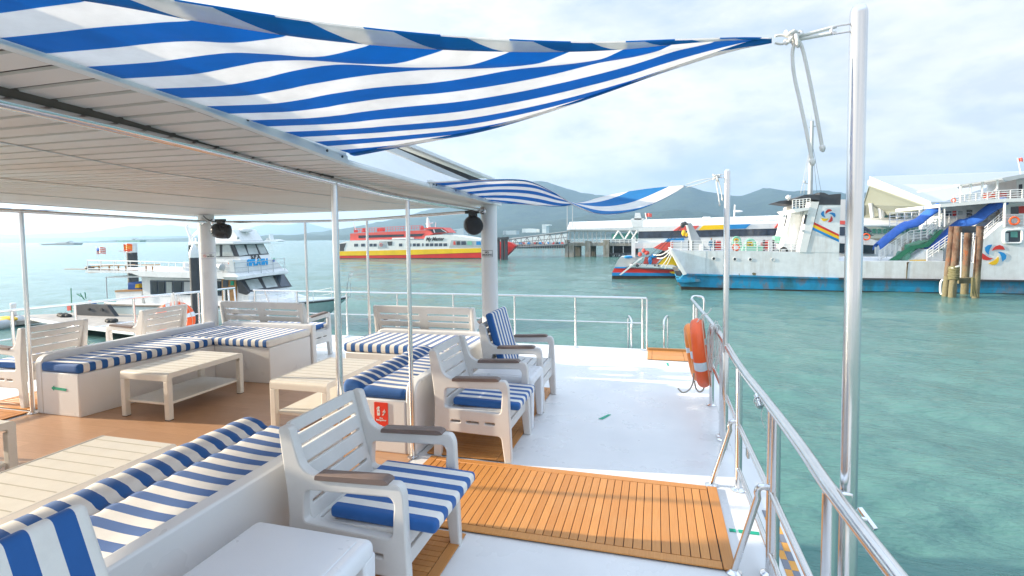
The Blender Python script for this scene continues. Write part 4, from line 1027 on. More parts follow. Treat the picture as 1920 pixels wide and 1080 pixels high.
bd(cf, 'bow_step', 'ferryblue', [(1268, 524), (1312, 524), (1314, 528), (1284, 530), (1270, 529)], YF-.5, 3)
bd(cf, 'bow_visor', 'white', [(1256, 468), (1260, 467), (1288, 514), (1281, 516)], YF-.4, 8)
bd(cf, 'bow_fender', 'darkgrey', [(1264, 508), (1274, 508), (1279, 518), (1268, 517)], YF+1, 6)
for u, v in ((1338.5, 485), (1378, 486), (1407, 486.5), (1449, 487)):
    f = disc(cf, 'porthole', 'glass' if u < 1440 else 'greyp', u, v, 3.0, YF-.03, .1)
    torusf(f, 'porthole_rim', 'ferrywhite', u, v, 3.2, .45, YF-.03)
for u, v0, v1 in ((1323.5, 471, 517), (1700, 492, 522), (1846, 500, 527)):
    bd(cf, 'hull_seam', 'greyp', [(u-.3, v0), (u+.3, v0), (u+.3, v1), (u-.3, v1)], YF-.015, .03)
bd(cf, 'rust_streak', 'rust', [(1700, 492), (1705, 491), (1703, 495), (1700.6, 522), (1699, 522)], YF-.02, .03)
for u, v, a, b in ((1386, 515.5, 1.5, 5), (1414, 514, 8, 5), (1536, 521, 6, 2.5)): bd(cf, 'rust_streak', 'rust', [(u-a*.5, v-b*.4), (u-a*.1, v-b*.6), (u+a*.5, v-b*.3), (u+a*.35, v+b*.5), (u-a*.3, v+b*.4)], YF-.27, .03)
bd(cf, 'deck_plating', 'greyp', [(1260, 469.5), (1573, 473), (1573, 475), (1260, 471.5)], YF+.02, 8.8)
rails(cf, 'deck_railing', [(1258, 470), (1573, 473.5)], YF+.06, 15, 18.5, .028, 4)
rails(cf, 'deck_railing', [(1258, 469.5), (1573, 473)], YF+8.7, 15, 16, .03, 4)
# bow crane post
bd(cf, 'crane_post', 'greyp', [(1286.5, 418.5), (1296, 418), (1322, 463), (1333, 470), (1296, 470), (1293, 450)], YF+3, 1.2)
bd(cf, 'crane_post', 'white', [(1286.5, 418.5), (1289, 418.5), (1297, 452), (1296, 470), (1293, 470), (1294, 450)], YF+2.9, .12)
m = MB(); q = lambda u, v, d=2.5: ay(u, v, YF+d)
for k in range(3): m.tube([q(1278+2*k, 424-2*k), q(1290, 419+k)], .05, 6)
m.ell(q(1280, 422), .22, .2, .28); m.ell(q(1284, 419), .2, .2, .2); m.build('crane_block', M['darkgrey'], cf)
m = MB(); m.ell(q(1287, 440), .16, .2, .2); m.ell(q(1282, 437), .2, .2, .3); m.build('yellow_hook', M['yellow'], cf)
m = MB()
for u, v in ((1196, 500), (1212, 498), (1244, 481)): m.tube([q(u, v, 4), q(1282, 421, 3)], .02, 4)
m.build('crane_wire', M['dark'], cf)
m = MB()
for u, v, u2, v2, s_ in ((1232, 484, 1258, 470, 6), (1225, 478, 1257, 467, 5), (1240, 500, 1259, 471, 3), (1247, 503, 1261, 474, 2)):
    m.tube(smoothcurve([q(u, v, 5), (q(u, v, 5)+q(u2, v2, 1))/2+Vector((0, 0, -.05*s_)), q(u2, v2, 1)], 6), .05, 5)
m.build('mooring_rope', M['rope'], cf)
# deck gear
def winch(u, v, r):
    torusf(cf, 'winch_drum', 'palegreen', u, v, r, r*.28, YF+2.2); disc(cf, 'winch_rope', 'yellow', u, v, r*.62, YF+2.2, .5); disc(cf, 'winch_hub', 'darkgrey', u, v, r*.2, YF+2.1, .1)
    bd(cf, 'winch_frame', 'palegreen', [(u-r*1.1, v+r*1.25), (u-r*.8, v+r*.1), (u+r*1.1, v-r*.4), (u+r*1.6, v+r*1.25)], YF+2.9, 1)
winch(1406.5, 458, 9.5); winch(1381, 451, 7)
bd(cf, 'winch_base', 'palegreen', [(1392, 470), (1394, 462), (1430, 461), (1434, 471)], YF+2, 1.5)
for u, w_ in ((1366, 4), (1340, 3.4), (1432, 4.4), (1450, 4), (1291, 2.6), (1299, 2.6)):
    c = ay(u, 470.5, YF+1.2); k = (ay(u+w_/2, 470.5, YF+1.2)-c).length; m = MB(); m.lathe([(k, 0), (k*.8, .1), (k*.75, .7), (k*1.1, .75), (k*1.1, .95), (k*.6, 1.0)], c, n=12); m.build('bollard', M['darkgrey'], cf, smooth=50)
for u in (1347, 1436): bd(cf, 'red_locker', 'red', [(u-6, 470), (u-6, 455), (u-2, 455), (u-2, 451), (u+5, 451), (u+5, 470)], YF+4, 1)
bd(cf, 'green_drum', 'palegreen', [(1453, 455), (1453, 443), (1462, 442.5), (1462, 455)], YF+3, 1)
bd(cf, 'deck_locker', 'white', [(1313, 470), (1313, 459), (1319, 458.5), (1319, 470)], YF+2, 1.2)
m = MB(); c = q(1469, 471, .2); m.tube([c+Vector((.28*math.cos(a_), 0, .28*math.sin(a_))) for a_ in [i*math.pi/8 for i in range(16)]], .09, 8, closed=True); m.build('tyre_fender', M['rubber'], cf, smooth=60)
lb_ = torusf(None, 'lifebuoy', 'orange', 1380, 464, 6, 1.6, YF+.3); tag(lb_, 'orange lifebuoy on the white bow railing of the car ferry', 'lifebuoy', 'lifebuoys on the ferries')
# wheelhouse tower
bd(cf, 'tower_wall', 'ferrywhite', [(1536, 384), (1576, 383.5), (1574.5, 425), (1573, 474), (1512, 473), (1524, 430)], YF-.02, 7)
bd(cf, 'tower_cap', 'darkgrey', [(1535.5, 384), (1537, 360.6), (1546, 361.5), (1554, 365), (1577, 363), (1576, 384)], YF-.05, 6.5)
bd(cf, 'tower_leg', 'white', [(1536, 378), (1519, 378), (1500, 464), (1499, 473), (1512, 473)], YF-.06, 1.2)
bd(cf, 'tower_leg', 'white', [(1485, 386), (1475.5, 386), (1458, 462), (1458, 472), (1466, 472), (1470, 455)], YF+5.5, 1.2)
bd(cf, 'tower_front', 'ferrywhite', [(1485, 393), (1517, 390), (1500, 470), (1466, 470)], YF+1.4, 4)
for px in ([(1510, 402), (1514, 402), (1510, 420), (1506, 420)], [(1475, 402), (1477, 402), (1472, 424), (1470, 424)]): bd(cf, 'tower_vent', 'darkgrey', px, YF-.1, .1)
for u, v in ((1516, 401), (1506, 433), (1471, 405)): disc(cf, 'floodlight', 'greyp', u, v, 2.6, YF-.35, .3)
bd(cf, 'bridge_wing', 'darkgrey', [(1452, 380), (1463, 376.5), (1484, 374.5), (1492, 378), (1487, 384.5), (1475, 383)], YF+4, 3)
bd(cf, 'bridge_roof', 'darkgrey', [(1495, 371), (1509, 365), (1537, 365.5), (1537, 376), (1520, 373)], YF-.2, 7)
bd(cf, 'bridge_deck', 'white', [(1486, 392), (1519, 388), (1516, 394), (1492, 398)], YF-.4, 6)
rails(cf, 'bridge_railing', [(1486, 391), (1519, 388)], YF-.35, 5, 16, .03, 4)
bd(cf, 'bridge_window', 'glass', [(1487, 380), (1517, 376), (1517, 386), (1488, 389)], YF+1.3, .2)
m = MB(); q = lambda u, v, d=1.5: ay(u, v, YF+d)
m.tube([q(1519, 364), q(1523, 227)], [.20, .13], 8); m.tube([q(1521, 227), q(1521, 216)], .02, 5); m.tube([q(1516, 239), q(1532, 236)], .04, 5); m.tube([q(1508, 343), q(1518, 345)], .04, 5); m.tube([q(1508, 343), q(1508, 339)], .07, 6); m.tube([q(1516, 365), q(1522, 350), q(1519, 347)], .05, 5)
m.build('mast', M['greyp'], cf, smooth=50)
m = MB()
for u, v in ((1501, 363), (1507, 363), (1532, 363), (1540, 362)): m.tube([q(u, v), q(1522, 262)], .012, 4)
m.build('mast_stay', M['dark'], cf)
m = MB(); m.tube([q(1478, 376), q(1478, 365)], .03, 5); m.ell(q(1478, 370), .22, .22, .18); m.tube([q(1475, 372), q(1483, 367)], .05, 5); m.build('small_antenna', M['white'], cf)
petals(cf, 1552.5, 404.5, 13.5, YF-.05, ((75, 'red'), (147, 'blue'), (219, 'yellow'), (291, 'red2'), (3, 'blue')))
for (a0, a1), mt in zip((((1526, 416.5), (1525, 420.5)), ((1524.6, 420.5), (1523, 425.5)), ((1523, 425.5), (1522, 430))), ('red', 'yellow', 'blue')):
    dy = {'red': (439.5, 443.5), 'yellow': (443.5, 449), 'blue': (449, 454)}[mt]
    bd(cf, 'funnel_stripe', mt, [a0, (1573, dy[0]), (1573, dy[1]), a1], YF-.04, .03)
# midship openings and stairs
bd(cf, 'inner_bulkhead', 'greyp', [(1716, 440), (1765, 436), (1765, 492), (1700, 491)], YF+7, .3)
bd(cf, 'vehicle_deck', 'greyp', [(1573, 490), (1765, 490.5), (1765, 492), (1573, 491.5)], YF+.1, 7)
for px in ([(1655, 497), (1708, 461), (1737, 456), (1765, 430), (1765, 437), (1741, 463), (1712, 467), (1672, 497)],):
    bd(cf, 'stair_stringer', 'green', px, YF+1.2, .25); bd(cf, 'stair_stringer', 'green', px, YF+2.4, .25)
bd(cf, 'green_casing', 'green', [(1712, 497), (1716, 460), (1745, 450), (1770, 470), (1742, 490), (1700, 497)], YF+3.5, 2)
m = MB(); c = ay(1693, 492, YF+2); k = (ay(1704.5, 492, YF+2)-c).length; m.lathe([(k*.7, -.6), (k*.75, .15), (k*1.1, .25), (k*1.15, .7), (k*.9, .95), (k*.2, 1.0)], c, n=20); m.build('vent_cowl', M['palegreen'], cf, smooth=40)
bd(cf, 'winch_frame', 'palegreen', [(1752, 440), (1752, 433), (1763, 433), (1763, 444)], YF+4, 1)
torusf(cf, 'fan_ring', 'greyp', 1736, 462, 6, 1.2, YF+3.0); disc(cf, 'fan', 'darkgrey', 1736, 462, 5.5, YF+3.1, .3)
bd(cf, 'ramp', 'ferrywhite', [(1706, 490), (1738, 467), (1768, 469), (1768, 491)], YF+.9, 1.5)
bd(cf, 'ramp_edge', 'yellow', [(1706, 487.5), (1738, 487), (1738, 488.5), (1706, 489.5)], YF+.8, .1)
rails(cf, 'stair_railing', [(1648, 490), (1706, 453), (1735, 449), (1766, 421)], YF+1.1, 11, 20, .03, 4)
rails(cf, 'stair_railing', [(1652, 490), (1709, 454), (1738, 450), (1768, 424)], YF+2.7, 11, 20, .03, 4)
rails(cf, 'stair_railing', [(1738, 489), (1790, 452), (1842, 450), (1883, 414)], YF+.7, 12, 20, .03, 4)
rails(cf, 'stair_railing', [(1668, 425.5), (1765, 424)], YF+3.5, 7, 26, .03, 4)
def chute(pxs, wpx, Yc, label):
    pts = smoothcurve([ay(u, v, Yc) for u, v in pxs], 5); k = (ay(1001, 450, Yc)-ay(1000, 450, Yc)).length; m = MB(); P = []
    for i, p in enumerate(pts):
        row = []
        for j in range(11):
            a_ = math.pi*(j/10); row.append(p+Vector((0, 0, 0))+Vector((.0, -math.cos(a_)*.75, math.sin(a_)*wpx*k*.9 - wpx*k*.45 + .012*math.sin(i*1.7))))
        P.append(row)
    m.grid(P); return tag(m.build('stair_awning', M['chute'], smooth=60, solid=.04), label, 'awning', 'blue stair awnings on the car ferry')
chute([(1643, 463), (1665, 444), (1690, 425), (1705, 420.5), (1718, 416), (1738, 400), (1757, 388)], 12, YF+1.9, 'blue curved tarpaulin awning over the green stairs of the car ferry')
chute([(1738, 469), (1765, 446), (1795, 421), (1808, 418), (1828, 410), (1852, 392), (1880, 376)], 13, YF+1.7, 'blue curved tarpaulin awning behind the rusty piles')
m = MB()
for u, v, v2 in ((1641, 463, 476), (1652, 466, 486), (1729, 470, 488), (1745, 470, 488)): m.tube([ay(u, v, YF+1.4), ay(u, v2, YF+1.4)], .045, 6)
m.build('awning_post', M['white'], cf)
# after superstructure
bd(cf, 'house_wall', 'ferrywhite', [(1838, 528), (1838, 453), (1845, 448), (1884, 415), (1884, 425), (1920, 425), (2300, 428), (2300, 540), (1920, 527)], YF-.02, 7)
bd(cf, 'house_upper', 'ferrywhite', [(1765, 385), (1884, 372), (2300, 350), (2300, 430), (1884, 426), (1765, 430)], YF+4.2, 4)
bd(cf, 'promenade_deck', 'white', [(1763, 383), (1870, 372.5), (1920, 371), (2300, 362), (2300, 371), (1920, 378), (1884, 378.5), (1762, 389)], YF-.1, 8)
bd(cf, 'upper_cabin', 'white', [(1884, 379), (2300, 371), (2300, 430), (1884, 426)], YF+2.0, 5)
wn = bd(cf, 'opening', 'glass', [(u, v) for u, v in rounded([(1883, 433), (1915, 431), (1915, 455), (1883, 455)], 6)], YF-.05, .1)
torus_px = rounded([(1882, 432), (1916, 430), (1916, 456), (1882, 456)], 6.5)
m = MB(); m.tube([ay(u, v, YF-.05) for u, v in torus_px], .1, 6, closed=True); m.build('opening_frame', M['ferrywhite'], wn)
bd(wn, 'opening_interior', 'gglass', [(1895, 434), (1908, 434), (1908, 445), (1895, 445)], YF-.07, .03)
bd(wn, 'opening_interior', 'glasspale', [(1884, 437), (1891, 437), (1891, 453), (1884, 453)], YF-.07, .03)
bd(cf, 'canopy_roof', 'white', [(1799, 345.5), (1880, 333.5), (1878, 336), (1800, 348)], YF, 7)
bd(cf, 'canopy_roof', 'greyp', [(1878, 333.5), (1920, 326), (2300, 290), (2300, 300), (1920, 333), (1884, 341)], YF+.5, 6.5)
for u, v0, v1 in ((1803, 347, 380), (1821, 344.5, 378.5), (1843, 341, 376.5), (1871, 337, 373.5)): bd(cf, 'canopy_post', 'white', [(u-1, v0), (u+1.2, v0), (u, v1), (u-2.2, v1)], YF+.1, .2)
m = MB(); m.tube([ay(1803, 361, YF+.1), ay(1817, 379, YF+.1)], .05, 6); m.tube([ay(1870, 353, YF+.1), ay(1845, 376, YF+.1)], .05, 6); m.build('canopy_brace', M['white'], cf)
rails(cf, 'promenade_railing', [(1788, 383), (1870, 374), (1920, 371.5), (2100, 366)], YF+.05, 14, 16, .03, 4)
rails(cf, 'promenade_railing', [(1788, 383), (1870, 374), (1920, 371.5)], YF+6, 9, 16, .03, 4)
bd(cf, 'wheelhouse', 'white', [(1906, 336), (2100, 315), (2100, 372), (1906, 374)], YF+3, 4)
bd(cf, 'doorway', 'darkgrey', [(1911, 346), (1917, 345), (1917, 367), (1911, 368)], YF+2.95, .1)
bd(cf, 'orange_raft', 'orange', [(1856, 372), (1858, 361), (1876, 359), (1876, 370)], YF+3, 1.2)
bd(cf, 'red_locker', 'red', [(1876, 371), (1877, 361), (1888, 361), (1888, 371)], YF+2.4, .8)
for px, mt in (([(1896, 388), (1910, 387), (1910, 401), (1896, 401)], 'glass'), ([(1910, 387), (1925, 386), (1925, 400), (1911, 400)], 'red'), ([(1786, 396), (1793, 395), (1793, 406), (1787, 406)], 'red'), ([(1763, 397), (1784, 396), (1784, 406), (1763, 407)], 'glassblue'), ([(1813, 394), (1823, 393.5), (1823, 407), (1813, 407)], 'glass'), ([(1797, 396), (1805, 396), (1805, 402), (1797, 402)], 'glasspale'), ([(1868, 396), (1876, 395), (1876, 414), (1868, 415)], 'darkgrey')):
    bd(cf, 'window' if mt.startswith('gl') else 'red_panel' if mt == 'red' else 'doorway', mt, px, (YF+1.95) if px[0][0] > 1880 else YF+4.15, .1)
rails(cf, 'upper_railing', [(1765, 424), (1838, 423), (1884, 425)], YF+3, 8, 24, .03, 4)
rails(cf, 'upper_railing', [(1884, 425), (1920, 425), (2100, 426)], YF+.1, 12, 22, .03, 4)
m = MB(); 
for k in range(2): m.tube([ay(1762+9*k, 386, YF+.2), ay(1762+9*k, 425, YF+.2)], .06, 6)
m.tube([ay(1884, 372, YF), ay(1883, 426, YF)], .09, 6); m.build('deck_pillar', M['white'], cf)
petals(cf, 1864, 477, 23, YF-.06, ((48, 'red'), (120, 'blue'), (192, 'red2'), (264, 'yellow'), (336, 'blue')))
tag(torusf(None, 'lifebuoy', 'orange', 1902, 414, 8.5, 2.2, YF-.1), 'red and white lifebuoy on the upper railing of the car ferry', 'lifebuoy', 'lifebuoys on the ferries')
tag(torusf(None, 'lifebuoy', 'orange', 1788, 375.5, 4, 1, YF-.1), 'small lifebuoy on the railing under the ferry canopy', 'lifebuoy', 'lifebuoys on the ferries')
person('person in a blue top sitting on the ferry foredeck', 1333.5, 470, 23, YF+1, 'shirt', True)
person('person in tan clothes standing on the ferry stairs', 1871, 418, 24, YF+2.6, 'tan')
m = MB(); fp0, fp1 = ay(1914, 326, YF+3), ay(1908, 296, YF+3); m.tube([fp0, fp1], .035, 6); m.build('flagstaff', M['white'], cf)
m = MB(); P = [[ay(1908+i*1.4, 296+j*2.2+math.sin(i*.9)*.6, YF+3)+Vector((0, .15*math.sin(i*1.1), 0)) for j in range(4)] for i in range(9)]; m.grid(P)
tag(m.build('flag', M['pink'], smooth=180, solid=.01), 'faded red flag flying above the car ferry canopy', 'flag')
# ---------------------------------------------------------------- rusty mooring piles
YP = 47.0
for k, (u0, v0, u1, v1, rp, dY, lb) in enumerate(((1786, 424.5, 1772.5, 551, 6.3, 0, 'leaning rusty pile at the outer edge of the mooring dolphin'), (1796.5, 424.5, 1785, 553, 6.9, -.5, 'rusty pile wrapped with old rope above the water'), (1816, 425, 1808, 553, 7.2, 1.6, 'dark shaded pile at the back of the mooring dolphin'), (1838, 424, 1828.5, 556, 6.6, -.7, 'rusty pile nearest the ferry pinwheel emblem, rope round its foot'))):
    a, b = ay(u0, v0, YP+dY), ay(u1, v1, YP+dY); kx = (ay(1801, 480, YP)-ay(1800, 480, YP)).length
    b2 = b+(b-a).normalized()*1.5; c = thing('steel_pile', lb, 'pile', b, 'rusty piles of the mooring dolphin'); m = MB(); n = 14
    m.tube([a.lerp(b2, i/n) for i in range(n+1)], [rp*kx*(1+.035*math.sin(i*2.1+k)+(.06 if i > 9 else 0)) for i in range(n+1)], 18); o = m.build('shaft', M['rust'], c, smooth=50)
    if k == 1:
        m = MB()
        for i in range(7): z = i/6; p = a.lerp(b, .60+.16*z); m.tube([p+Vector((rp*kx*(1.15+.1*math.sin(i*2))*math.cos(q), rp*kx*1.15*math.sin(q), .05*math.sin(q*2+i))) for q in [j*math.pi/8 for j in range(16)]], .10, 6, closed=True)
        m.build('rope_wrap', M['ropeyellow'], c, smooth=60)
        m = MB(); p = a.lerp(b, .585); m.tube([p+Vector((rp*kx*1.2*math.cos(q), rp*kx*1.2*math.sin(q), .1*math.cos(q))) for q in [j*math.pi/8 for j in range(16)]], .08, 6, closed=True); m.build('rope_wrap', M['rope'], c, smooth=60)
    if k == 3:
        m = MB(); f = lambda u, v: ay(u, v, YP-1.2)
        for d_ in (0, 3, 6): m.tube(smoothcurve([f(1823+d_*.5, 520), f(1822+d_, 540), f(1821+d_*2, 556)]), .07, 5)
        m.build('rope_tail', M['ropeyellow'], c)
xb = thing('dolphin_frame', 'weathered horizontal timbers joining the rusty piles', 'timber frame', ay(1805, 520, YP))
bd(xb, 'upper_beam', 'darkgrey', [(1788, 424), (1836, 424), (1836, 436), (1788, 437)], YP+.3, .5)
bd(xb, 'lower_beam', 'rust', [(1798, 522), (1826, 521), (1826, 531), (1798, 532)], YP+.3, .5)
m = MB(); f = lambda u, v: ay(u, v, YP-.9)
m.tube(smoothcurve([f(1768, 524), f(1764, 530), f(1763, 545), f(1765, 552)]), .07, 6); m.tube([f(1803, 436), f(1801, 520)], .04, 5); tag(m.build('mooring_line', M['rope'], smooth=60), 'white mooring line hanging beside the rusty piles', 'rope')
# ---------------------------------------------------------------- catamaran ferry behind
YC = 60.6
ct = thing('catamaran_ferry', 'white fast catamaran with dark window band and red, yellow and blue wedges', 'ferry', ay(1200, 522, YC))
bd(ct, 'hull_red', 'bred', [(1152, 502.5), (1265, 507), (1400, 510), (1400, 515), (1262, 512), (1147.5, 511)], YC, 2.5)
bd(ct, 'hull_blue', 'blue', [(1147.5, 511), (1262, 512), (1400, 515), (1400, 520), (1265, 517.5), (1147.5, 517)], YC-.03, 2.5)
bd(ct, 'hull_bottom', 'waterline', [(1147.5, 517), (1265, 517.5), (1400, 520), (1400, 540), (1147.5, 535)], YC, 2.5)
bd(ct, 'sponson', 'greyp', [(1152, 502), (1157, 490), (1163, 482), (1180, 480), (1199, 484), (1184, 494), (1175, 502)], YC-.05, 3)
bd(ct, 'sponson', 'blue', [(1153, 500.5), (1176, 500.5), (1172, 503), (1152, 503)], YC-.1, .3)
bd(ct, 'platform', 'boatwhite', [(1182, 495), (1262, 497), (1275, 504), (1180, 499)], YC-.6, 3)
bd(ct, 'platform_brace', 'boatwhite', [(1199, 484), (1207, 482), (1164, 516), (1161, 515)], YC-.8, .2)
for u in (1195, 1228, 1235): disc(ct, 'fender_wheel', 'darkgrey', u, 498, 3 if u < 1200 else 1.6, YC-.8, .2)
bd(ct, 'side_wedge', 'pink', [(1209, 483), (1240, 483.5), (1231, 494.5), (1206, 494)], YC-.2, 2)
bd(ct, 'side_wedge', 'byel', [(1246, 483.5), (1275, 482), (1275, 498), (1233, 497)], YC-.2, 2)
bd(ct, 'tail_wedge', 'byel', [(1255, 510), (1275, 508), (1275, 513), (1260, 513)], YC-.3, 1)
bd(ct, 'dark_panel', 'darkgrey', [(1225, 483), (1244, 470), (1265, 467), (1275, 468), (1275, 483)], YC+.4, 2)
bd(ct, 'stern_post', 'boatwhite', [(1184, 448), (1191, 447), (1191, 485), (1184, 486)], YC, 1)
bd(ct, 'after_deck', 'boatwhite', [(1186, 455), (1245, 454), (1230, 464.5), (1186, 466)], YC+.1, 7)
bd(ct, 'upper_hull', 'boatwhite', [(1196, 446.5), (1470, 441), (1600, 440), (1690, 462), (1690, 492), (1275, 490), (1244, 470), (1196, 456)], YC+.3, 9)
bd(ct, 'side_wedge', 'pink', [(1225, 465), (1241, 455), (1262, 454), (1262, 464), (1246, 470)], YC+.05, .3)
bd(ct, 'blue_trim', 'blue', [(1247, 453), (1252, 447.5), (1283, 446.5), (1283, 453)], YC+.1, .3)
bd(ct, 'window_band', 'glassblue', [(1197, 433.5), (1283, 432), (1470, 427), (1588, 424), (1612, 431), (1640, 442), (1470, 441), (1283, 445.5), (1197, 447)], YC+.25, 9.1)
for u in (1217, 1238, 1258, 1330, 1355, 1385, 1412, 1438, 1452): bd(ct, 'mullion', 'dark', [(u-.3, 433-.021*(u-1240)), (u+.3, 433-.021*(u-1240)), (u+.3, 446-.025*(u-1240)), (u-.3, 446-.025*(u-1240))], YC+.22, .05)
bd(ct, 'roof', 'boatwhite', [(1197, 434), (1198, 427), (1275, 424), (1407, 420), (1560, 415), (1590, 425), (1470, 428), (1283, 432.5)], YC+.2, 9.2)
for px, mt in (([(1262, 432.8), (1275, 423.8), (1311, 422.8), (1303, 431.6)], 'pink'), ([(1310, 431.5), (1319, 422.5), (1359, 421.2), (1358, 429.8)], 'byel'), ([(1367, 429.5), (1369, 421), (1408, 419.8), (1398, 428.6)], 'blue'), ([(1452, 427.5), (1459, 418.5), (1480, 417.5), (1480, 426.8)], 'pink'), ([(1573, 413.5), (1590, 414), (1590, 421), (1573, 420.5)], 'pink')):
    bd(ct, 'roof_wedge', mt, px, YC+.1, .3)
rails(ct, 'roof_railing', [(1225, 424.5), (1400, 418), (1560, 413.5)], YC+1, 18, 10, .03, 2)
for u, w_ in ((1387, 9), (1423, 9), (1448, 10), (1325, 8)): 
    c = ay(u, 411, YC+2); k = (ay(u+1, 411, YC+2)-c).length; m = MB(); m.lathe([(3*k, -w_*k), (5*k, -w_*k*.8), (5*k, w_*k*.8), (3*k, w_*k)], c, (1, 0, 0), 14); m.build('liferaft_canister', M['boatwhite'], ct, smooth=40)
m = MB(); f = lambda u, v: ay(u, v, YC+3); m.tube([f(1376, 418), f(1378, 384)], .09, 6); m.ell(f(1384, 396), .5, .3, .12); m.tube([f(1377, 398), f(1384, 396)], .06, 5); m.build('radar_mast', M['white'], ct)
m = MB(); m.tube([f(1215, 425), f(1210, 399)], .07, 6); m.build('flagstaff', M['white'], ct)
m = MB(); m.grid([[f(1210+i*1.5, 400+j*2.2+.5*math.sin(i*1.1))+Vector((0, .2*math.sin(i), 0)) for j in range(4)] for i in range(9)]); tag(m.build('flag', M['pink'], smooth=180, solid=.01), 'red flag flying over the stern of the catamaran', 'flag')
bd(ct, 'funnel_tower', 'boatwhite', [(1189, 412), (1191, 399), (1200, 399), (1203, 412)], YC+12, 1.5); bd(ct, 'funnel_tower', 'boatwhite', [(1182, 412), (1185, 409.5), (1208, 409.5), (1205, 414), (1204, 426), (1186, 426)], YC+12, 2)
tag(torusf(None, 'lifebuoy', 'orange', 1624.5, 444, 6.5, 1.5, YC+.1), 'orange lifebuoy on the white bow of the catamaran beside the pole', 'lifebuoy', 'lifebuoys on the ferries')
bd(ct, 'bow_window', 'glassblue', [(1612, 428), (1621, 424), (1636, 434), (1630, 436)], YC+.1, .2)
bd(ct, 'bow_window', 'glass', [(1573, 456), (1640, 460), (1640, 476), (1573, 474)], YC+.1, .2)
m = MB(); f = lambda u, v: ay(u, v, YC-.4)
for u, v, w_ in ((1213, 474, 5), (1200, 477, 4), (1207, 470, 4)): m.ell(f(u, v), w_*.055, .3, .25)
m.build('deck_clutter', M['pink'], ct); m = MB(); m.ell(f(1219, 488), .22, .2, .5); m.ell(f(1226, 480), .3, .2, .25); m.ell(f(1178, 482), .5, .3, .18); m.build('deck_clutter', M['blue'], ct)
# ---------------------------------------------------------------- yellow and red passenger ferry
YM = 111.3
my = thing('passenger_ferry', 'white ferry with yellow and red hull lettered My Master, in front of the hills', 'ferry', ay(770, 485, YM))
bd(my, 'hull', 'bred', [(637, 479), (768, 477.5), (839, 475.6), (903, 472), (915, 470), (915, 484.5), (637, 484.5)], YM, 8)
bd(my, 'waterline_band', 'waterline', [(637, 484), (925, 483.5), (925, 491), (637, 491)], YM-.05, 8)
bd(my, 'hull_band', 'byel', [(635.5, 471.5), (903, 465.2), (915, 463), (915, 471), (903, 473.2), (768, 477.8), (637, 479.4)], YM-.06, 8)
bd(my, 'bow', 'bred', [(912, 470), (912, 463), (928, 454), (946, 452.5), (958, 455), (966, 461), (959, 470), (950, 479), (940, 484.5), (912, 484.5)], YM+2.2, 2)
bd(my, 'cabin', 'white', [(637, 456), (650, 452), (714, 449.4), (794, 450.3), (798, 442), (822, 440), (845, 440.5), (880, 446), (903, 449.5), (903, 466), (636, 472.2)], YM, 8)
for x0, x1 in ((664, 667), (667.6, 671), (677, 684), (692.5, 698.5), (700, 706), (748, 754), (767, 771), (774, 779.5), (781, 787), (791.5, 794), (798, 804), (806, 812.5), (814.5, 821), (822.8, 829), (831.3, 838)):
    d_ = -.011*(x0-750); bd(my, 'window', 'glassblue', [(x0, 456.6+d_*.5), (x1, 456.5+d_*.5), (x1, 461.8+d_*.4), (x0, 462+d_*.4)], YM-.05, .1)
bd(my, 'side_door', 'greyp', [(711, 452.5), (725, 452), (726, 465), (708, 466)], YM-.05, .1); bd(my, 'side_door', 'darkgrey', [(726, 453), (735.5, 452.6), (735, 460), (728, 460.5)], YM-.07, .1)
torusf(my, 'ring', 'pink', 714.5, 459, 2.2, .5, YM-.1); bd(my, 'stern_door', 'darkgrey', [(637, 457), (649, 456), (645, 466), (645, 470.5), (637, 471)], YM-.05, .1)
bd(my, 'bow_recess', 'greyp', [(846, 450.5), (851, 450), (900, 452), (903, 464), (842, 464.5)], YM-.05, .1)
for x0, x1, mt in ((850, 853.5, 'pink'), (856, 862, 'darkgrey'), (865, 873, 'glassblue'), (876, 884, 'palegreen'), (893, 901, 'blue')): bd(my, 'bow_fitting', mt, [(x0, 452.5), (x1, 452.2), (x1+1, 459), (x0, 459.2)], YM-.1, .1)
up = [(656.5, 438), (672, 437), (800, 431.5), (806, 433), (812, 439), (806, 440.5), (794, 447.5), (736, 448.5), (656.5, 451)]
bd(my, 'upper_deck', 'pink', up, YM+1.2, 6); bd(my, 'window_band', 'glass', [(672, 441.5), (757, 439.3), (757, 443.5), (672, 446.5)], YM+1.1, .1); bd(my, 'window_band', 'glass', [(766, 439), (796, 438), (790, 443), (766, 444)], YM+1.1, .1)
bd(my, 'liferaft', 'white', [(735, 446), (774, 445), (774, 448), (735, 449)], YM+.5, 1)
bd(my, 'wheelhouse', 'pink', [(791, 428.5), (806, 426), (831, 426.5), (842, 436), (812, 438.5), (800, 431)], YM+2, 4.5); bd(my, 'wheelhouse_window', 'glass', [(799, 430.5), (829, 428.5), (839, 435.6), (808, 437)], YM+1.9, .2)
bd(my, 'mullion', 'white', [(812, 430), (814, 430), (816, 436.5), (814, 436.6)], YM+1.85, .1); bd(my, 'mullion', 'white', [(826, 429), (827, 429), (838, 435.5), (836.5, 435.7)], YM+1.85, .1)
rails(my, 'top_railing', [(664, 437), (792, 431)], YM+1.5, 26, 8, .05, 2, 'pink')
for px in ([(707, 434.5), (708, 428), (716.5, 427.5), (717, 434)], [(664, 436), (664.5, 431), (666, 431), (666.5, 436)], [(679, 435.5), (679.5, 428), (681.5, 428), (682, 435.5)], [(788, 431), (788.5, 424), (790.5, 424), (790.5, 431)]): bd(my, 'deck_box', 'bred', px, YM+3, 1.2)
